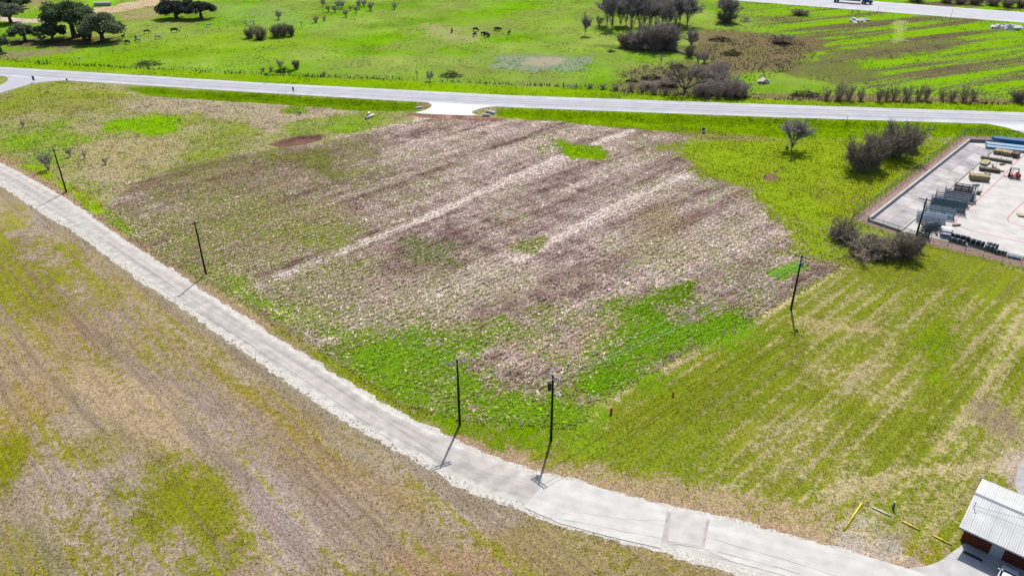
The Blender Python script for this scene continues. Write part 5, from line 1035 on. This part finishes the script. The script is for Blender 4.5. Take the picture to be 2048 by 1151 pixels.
def beams(px, py, Lm, n, mat, label, z=.1, lay=2):
    p = S(px, py); p.z = z; o = empty('steel_bundle', p, R(-22))
    for i in range(n):
        for j in range(lay): MB().box((random.uniform(-.25, .25), (i - n / 2) * .34, .2 + j * .3), (Lm, .26, .24)).build('beam', mat, o, bevel=.02)
    for sx in (-.3, 0, .3): MB().box((sx * Lm, 0, .04), (.15, n * .36, .08)).build('bearer', WD[1], o)
    return tag(o, label, 'steel bundle')
beams(2022, 287, 9.0, 6, BL[0], 'deep blue steel bundle on the far side of the steel stock', .1, 4); beams(2011, 294, 9.2, 6, BL[1], 'pale blue steel bundle in the middle of the steel stock', .1, 2); beams(2010, 300, 9.0, 5, BL[1], 'pale steel bundle next to the short timber piles', .1, 2)
# rolls of netting
ROLLM = plain('black_netting', C(44, 50, 58), .7, .1, .3, 8); BAND = plain('roll_band', C(205, 215, 225), .5, .2, .1); ROLLB = plain('pale_blue_tube', C(150, 172, 196), .6, .1, .2)
def roll(a, b_, r, label, z=0.0, mat=ROLLM, nb=3):
    p, q = S(*a), S(*b_); d = q - p; Lm = d.length; o = empty('netting_roll', (p.x, p.y, .1 + z), math.atan2(d.y, d.x))
    MB().lathe([(r * .35, .0), (r * .98, .01), (r, .03), (r, Lm - .03), (r * .98, Lm - .01), (r * .35, Lm)], 14, (0, 0, r), 'X').build('roll', mat, o, True)
    for k in range(nb): xx = Lm * (k + .5) / nb; MB().lathe([(r + .01, xx - .05), (r + .02, xx), (r + .01, xx + .05)], 14, (0, 0, r), 'X').build('band', BAND, o)
    return tag(o, label, 'netting roll', 'black rolls along the yard edge')
roll((1902, 475), (1937, 483), .48, 'long black roll behind its twin next to the cage'); roll((1897, 481), (1931, 490), .42, 'long black roll in front of its twin next to the cage'); roll((1936, 487), (1966, 496), .62, 'thickest black roll along the yard edge'); roll((1968, 498), (1991, 504), .5, 'black roll with white bands under another roll'); roll((1972, 493), (1995, 499), .5, 'black roll behind the banded one'); roll((1988, 506), (2012, 511), .38, 'thin black roll before the pale blue tubes')
for k in range(3): roll((2015, 511.5 + k * 1.4), (2041, 517 + k * 1.4), .16, 'pale blue tube lying at the end of the black rolls', 0, ROLLB, 2)
CLUT = [((1952, 372), 1.6, WD[1]), ((1985, 333), 2.2, WD[3]), ((1975, 349), 1.4, WD[2]), ((1912, 452), 1.8, WD[3]), ((1872, 468), 1.5, WD[1]), ((1935, 408), 2.0, WD[0]), ((2004, 330), 1.6, WD[1]), ((1846, 452), 2.0, WD[3])]
for i, (q, Lm, mt) in enumerate(CLUT): lumber(*q, Lm, .45, .16, mt, 'scrap boards lying on the yard slab beside the stacks', i * 1.1, .1)['group'] = 'scrap boards in the yard'
for q in [(1968, 336), (1990, 336), (1944, 350), (1976, 318), (2002, 318), (1962, 384), (1944, 384)]:
    p = S(*q); o = empty('steel_stake', (p.x, p.y, .1)); MB().tube([(0, 0, 0), (0, 0, 1.7)], .04, 5).build('rod', POSTM, o); MB().box((0, 0, .04), (.35, .35, .08)).build('foot', TM['dark'], o); tag(o, 'upright steel stake between the timber stacks', 'stake', 'steel stakes in the yard')
# forklift
o = empty('forklift', (*S(2026, 356)[:2], .1), R(160)); RB = plain('forklift_red', C(228, 66, 40), .4, .1, .1); DK_ = plain('forklift_black', C(44, 46, 62), .5, .2, .15)
MB().prism([(-1.35, .35), (-1.4, .75), (-1.2, 1.2), (-.35, 1.15), (-.25, .7), (.75, .7), (.75, .35)], 1.25).build('body', RB, o, bevel=.05)
MB().box((-.45, 0, 1.25), (.5, .55, .15)).build('seat', DK_, o, bevel=.04); MB().box((-.68, 0, 1.5), (.12, .55, .5)).build('seat_back', DK_, o, bevel=.04)
for sx, sy in ((-.85, -.52), (-.85, .52), (.55, -.52), (.55, .52)): MB().tube([(sx, sy, .7), (sx * .8, sy, 2.2)], .045, 6).build('guard_post', DK_, o)
g_ = MB()
for k in range(6): g_.box((-.7 + .26 * k, 0, 2.22), (.07, 1.15, .06))
for sy in (-1, 1): g_.box((-.05, sy * .55, 2.2), (1.4, .07, .07))
g_.build('overhead_guard', DK_, o)
for sy in (-1, 1): MB().box((1.0, sy * .33, 1.2), (.14, .13, 2.3)).build('mast_rail', DK_, o); MB().box((1.55, sy * .3, .14), (1.05, .13, .06)).build('fork', DK_, o)
MB().box((1.12, 0, .45), (.08, .95, .6)).build('carriage', DK_, o); MB().box((1.0, 0, 2.3), (.12, .7, .12)).build('mast_top', DK_, o)
TYRE = plain('tyre_rubber', C(38, 38, 40), .9, 0, .2); RIM = plain('wheel_rim', C(190, 190, 192), .5, .4, .1)
for sx, r in ((.6, .36), (-.95, .3)):
    for sy in (-1, 1):
        w = MB().lathe([(r * .6, -.13), (r * .95, -.13), (r, -.08), (r, .08), (r * .95, .13), (r * .6, .13)], 16, (sx, sy * .55, r), 'Y').build('tyre', TYRE, o, True); MB().lathe([(r * .55, -.14), (r * .3, -.15), (r * .3, .15), (r * .55, .14)], 10, (sx, sy * .55, r), 'Y').build('rim', RIM, w)
MB().tube([(.25, 0, .7), (.45, 0, 1.35)], .03, 5).build('steering_column', DK_, o); tag(o, 'red and black forklift parked in the concrete yard', 'forklift')

# ------------------------------------------------------------------ metal roofed building
EZ = 2.75; E0 = G(1918, 1053, EZ); E1 = G(1964.5, 956, EZ); RG = G(1951, 986, 3.7); ua = math.atan2(-.656, .755)
B = empty('metal_roof_building', (E0.x, E0.y, 0), ua); uv_, vv_ = Vector((math.cos(ua), math.sin(ua), 0)), Vector((-math.sin(ua), math.cos(ua), 0))
WID = (E1 - E0).dot(vv_); RV = (RG - E0).dot(vv_); BL_ = 15.0; RZ_ = 3.7
ROOFM = plain('white_roof_sheet', C(238, 238, 235), .5, 0, .13, .5, .3); SIDE = plain('red_brown_siding', C(122, 62, 46), .85, 0, .25, 4, .2); TRIM = plain('grey_trim', C(176, 178, 182), .6, .1, .1); GLASS = plain('dark_window', C(40, 44, 50), .15, 0, .1, 2, .6)
def roof_sheet(u0, u1, v0, z0, v1, z1):
    m = MB(); n = 4; pr = []
    for k in range(n):
        a = u0 + (u1 - u0) * k / n; w = (u1 - u0) / n; pr += [(a, 0), (a + w * .55, 0), (a + w * .66, .045), (a + w * .88, .045)]
    pr.append((u1, 0)); vs = []; 
    for v, z in ((v0, z0), (v1, z1)): vs += [(p, v, z + q) for p, q in pr]
    for v, z in ((v0, z0 - .05), (v1, z1 - .05)): vs += [(pr[0][0], v, z), (pr[-1][0], v, z)]
    K = len(pr); fs = [(i, i + 1, i + 1 + K, i + K) for i in range(K - 1)] + [(2 * K, 2 * K + 2, 2 * K + 3, 2 * K + 1)]
    return m.add(vs, fs)
ns = 16; sw = BL_ / ns
for k in range(ns):
    roof_sheet(k * sw + .004, (k + 1) * sw - .004, 0, EZ, RV - .02, RZ_).build('roof_sheet', ROOFM, B); roof_sheet(k * sw + .004, (k + 1) * sw - .004, WID, EZ, RV + .02, RZ_).build('roof_sheet', ROOFM, B)
MB().prism([(-.22, -.06), (0, .05), (.22, -.06), (0, .01)], BL_ + .1).build('ridge_cap', TRIM, B).matrix_local = Matrix.Translation((BL_ / 2, RV, RZ_ + .06)) @ Matrix.Rotation(R(90), 4, 'Z')
FV = 1.25; BV = WID - .5; GU = .55
def siding(a, b_, z0, z1, name='siding'):
    m = MB(); d = Vector(b_) - Vector(a); Lm = d.length; az = math.atan2(d.y, d.x); n = max(2, int(Lm / .3)); w = Lm / n
    for k in range(n): c = Vector(a) + d * ((k + .5) / n); m.box((c.x, c.y, (z0 + z1) / 2), (w * .96, .06 + .012 * (k % 2), z1 - z0), az)
    t = m.build(name, SIDE, B); t['kind'] = 'stuff'; return t
MB().prism([(FV + .1, 0), (BV - .1, 0), (BV - .1, EZ - .02), (RV, RZ_ - .15), (FV + .1, EZ + .02)], BL_ - 1.3).build('core_wall', plain('inner_wall', C(120, 70, 52), .9), B).matrix_local = Matrix.Translation((BL_ / 2, 0, 0)) @ Matrix.Rotation(R(90), 4, 'Z') @ Matrix.Scale(1, 4)
siding((GU, FV, 0), (BL_ - GU, FV, 0), .0, EZ + .03); siding((GU, FV, 0), (GU, BV, 0), 0, EZ - .02); siding((GU, BV, 0), (BL_ - GU, BV, 0), 0, EZ - .07)
def wu(px, py, z=0): return (G(px, py, z) - E0).dot(uv_)
du_ = wu(1993, 1103); dr = MB().box((du_, FV - .05, 1.05), (1.25, .06, 2.1)).build('door', plain('pale_blue_door', C(196, 208, 216), .5, 0, .06), B, bevel=.01); MB().lathe([(.03, 0), (.05, .03), (.03, .06)], 8, (du_ + .45, FV - .14, 1.0), 'Y').build('handle', TRIM, dr)
for sx in (-.7, .7): MB().box((du_ + sx, FV - .05, 1.07), (.1, .09, 2.15)).build('door_frame', SIDE, B)
for (a, b_) in ((1963, 1076), (2028, 1108)):
    wx = wu(a, b_, 1.6); w = MB().box((wx, FV - .05, 1.75), (1.3, .05, .75)).build('window', GLASS, B); fr_ = MB()
    for z in (1.36, 2.14): fr_.box((wx, FV - .06, z), (1.42, .08, .07))
    for sx in (-.68, 0, .68): fr_.box((wx + sx, FV - .06, 1.75), (.06, .08, .72))
    fr_.build('frame', SIDE, w)
MB().box((BL_ / 2, .03, EZ - .12), (BL_, .05, .16)).build('fascia', TRIM, B); MB().box((BL_ / 2, WID - .03, EZ - .12), (BL_, .05, .16)).build('fascia', TRIM, B)
tag(B, 'low building with a ribbed white metal roof and red brown siding', 'building')
mp_ = E0 + uv_ * .5 + vv_ * (RV * .62); o = empty('service_mast', (mp_.x, mp_.y, 3.15)); MB().tube([(0, 0, 0), (0, 0, .9)], .04, 7).build('mast', TRIM, o); MB().lathe([(.04, .9), (.08, .95), (.05, 1.05)], 8).build('weatherhead', TRIM, o); tag(o, 'thin service mast on the metal roof', 'mast')
w = wire(mp_ + Vector((0, 0, .95)), G(2075, 1043, 4.3), .12, 'service wire crossing above the metal roof', .018, 'overhead wires'); w.data.materials[0] = TANKD
log((1927, 1103.5), (1964, 1122), .14, 'dark wheel stop bar on the forecourt in front of the building', plain('creosote_timber', C(70, 62, 58), .9, 0, .2), .12, 'wheel_stop', 'wheel stop')

# ------------------------------------------------------------------ parked car
def lerp_sections(secs, n=24):
    V = []; Fs = []
    for (yy, hw, zb, zt, shw) in secs:     # station, half width low, bottom, top, half width high
        V += [(-hw * .96, yy, zb), (-hw, yy, zb + (zt - zb) * .35), (-hw * .98, yy, zb + (zt - zb) * .75), (-shw, yy, zt), (0, yy, zt + .03), (shw, yy, zt), (hw * .98, yy, zb + (zt - zb) * .75), (hw, yy, zb + (zt - zb) * .35), (hw * .96, yy, zb)]
    k = 9
    for i in range(len(secs) - 1):
        for j in range(k): Fs.append((i * k + j, i * k + (j + 1) % k, (i + 1) * k + (j + 1) % k, (i + 1) * k + j))
    Fs += [tuple(range(k)), tuple((len(secs) - 1) * k + j for j in range(k))[::-1]]
    return V, Fs
CARW = plain('white_car_paint', C(248, 250, 252), .2, 0, .03, 1, .6); CGL = plain('car_glass', C(24, 30, 40), .08, 0, .1, 1, .8); BLKT = plain('black_trim', C(30, 30, 32), .6, 0, .1)
mirror = G(1998, 1137, 1.0); cc_ = mirror - (-uv_ * .98 + vv_ * .75); o = empty('car', (cc_.x, cc_.y, .03), ua)
V, Fs = lerp_sections([(-2.25, .72, .42, .78, .6), (-2.15, .84, .3, .98, .72), (-1.6, .91, .22, 1.02, .8), (-.6, .92, .2, .98, .82), (.5, .92, .2, .96, .82), (1.1, .91, .2, .93, .78), (1.8, .88, .22, .84, .72), (2.15, .78, .3, .7, .6), (2.28, .62, .38, .6, .5)])
bd = MB().add(V, Fs).build('body', CARW, o, True); sub = bd.modifiers.new('sub', 'SUBSURF'); sub.levels = 2; sub.render_levels = 2
V, Fs = lerp_sections([(-1.75, .72, .95, 1.0, .6), (-1.25, .76, .95, 1.36, .56), (-.6, .78, .95, 1.47, .58), (.1, .78, .95, 1.44, .57), (.55, .78, .95, 1.24, .58), (1.05, .74, .93, .98, .62)])
gh = MB().add(V, Fs).build('glasshouse', CGL, o, True); sub = gh.modifiers.new('sub', 'SUBSURF'); sub.levels = 2; sub.render_levels = 2
V, Fs = lerp_sections([(-1.4, .52, 1.36, 1.41, .46), (-1.0, .58, 1.42, 1.48, .5), (-.5, .6, 1.45, 1.51, .52), (.05, .59, 1.42, 1.48, .5), (.28, .57, 1.34, 1.4, .48)])
rf = MB().add(V, Fs).build('roof', CARW, o, True); sub = rf.modifiers.new('sub', 'SUBSURF'); sub.levels = 2; sub.render_levels = 2
for sx in (-1, 1):
    MB().tube([(sx * .6, .3, 1.38), (sx * .74, .98, .98)], .05, 6).build('pillar', CARW, o); MB().box((sx * 1.0, .75, 1.0), (.2, .12, .15)).build('mirror', CARW, o, True, .03)
    MB().lathe([(.02, 0), (.12, .02), (.14, .08), (.1, .16)], 10, (sx * .58, 2.05, .62), 'Y').build('headlight', plain('lamp_glass', C(225, 232, 240), .1, 0, .02), o, True); MB().box((sx * .62, -2.2, .75), (.3, .08, .16)).build('tail_light', plain('tail_red', C(180, 30, 30), .3), o)
    for yy in (-1.38, 1.4):
        t = MB().lathe([(.2, -.11), (.3, -.11), (.33, -.07), (.33, .07), (.3, .11), (.2, .11)], 18, (sx * .82, yy, .33), 'X').build('tyre', TYRE, o, True); MB().lathe([(.2, -.09), (.06, -.12), (.06, .12), (.2, .09)], 12, (sx * .82, yy, .33), 'X').build('rim', RIM, t, True)
MB().box((0, 2.25, .45), (1.0, .06, .2)).build('grille', BLKT, o, bevel=.02)
for sx in (-.25, .3): MB().tube([(sx - .25, .98, 1.0), (sx + .2, .82, 1.1)], .015, 4).build('wiper', BLKT, o)
tag(o, 'white car parked nose in towards the metal roofed building', 'car')

# ------------------------------------------------------------------ truck on the far highway
p = S(1706, 7); dv = FAR_N[1] - FAR_N[0]; o = empty('semi_truck', (p.x, p.y, .18), math.atan2(dv[1], dv[0])); TB = plain('truck_blue', C(70, 92, 118), .4, .2, .1); TR = plain('trailer_side', C(150, 158, 168), .5, .2, .1)
MB().box((-3, 0, 2.55), (12.4, 2.5, 2.7)).build('trailer', TR, o, bevel=.05); MB().box((-2.6, 0, 1.1), (12, 1.1, .22)).build('chassis', DK_, o); MB().prism([(4.1, .8), (8.9, .8), (8.9, 1.9), (7.2, 2.1), (6.7, 3.1), (6.2, 3.7), (4.1, 3.7)], 2.4).build('cab', TB, o, bevel=.08)
MB().prism([(6.78, 2.15), (7.22, 2.15), (6.78, 3.0)], 2.1).build('windscreen', CGL, o); MB().box((8.95, 0, 1.35), (.08, 1.5, .8)).build('grille', RIM, o); 
for sx in (-8.6, -7.3, 4.3, 5.6, 8.0):
    for sy in (-1, 1): t = MB().lathe([(.25, -.17), (.48, -.17), (.52, -.1), (.52, .1), (.48, .17), (.25, .17)], 14, (sx, sy * 1.05, .52), 'Y').build('tyre', TYRE, o, True); MB().lathe([(.25, -.14), (.1, -.18), (.1, .18), (.25, .14)], 10, (sx, sy * 1.05, .52), 'Y').build('rim', RIM, t)
for sy in (-1, 1): MB().tube([(4.4, sy * 1.1, 1.0), (4.4, sy * 1.1, 4.0)], .08, 6).build('exhaust', RIM, o)
tag(o, 'blue semi truck on the far highway', 'truck')
o = empty('utility_pole', S(2035, 17)); MB().tube([(0, 0, -.3), (0, 0, 9.5)], [.18, .13], 8).build('pole', POLEM, o, True); MB().box((0, .15, 9.0), (2.2, .11, .13)).build('crossarm', DARKARM, o); tag(o, 'dark pole beyond the far highway among brush', 'utility pole')

# ------------------------------------------------------------------ tidy: the plant patterns were only for copying
for lst in PROTO.values():
    for r_, _, _ in lst:
        for ch in list(r_.children): bpy.data.objects.remove(ch)
        bpy.data.objects.remove(r_)
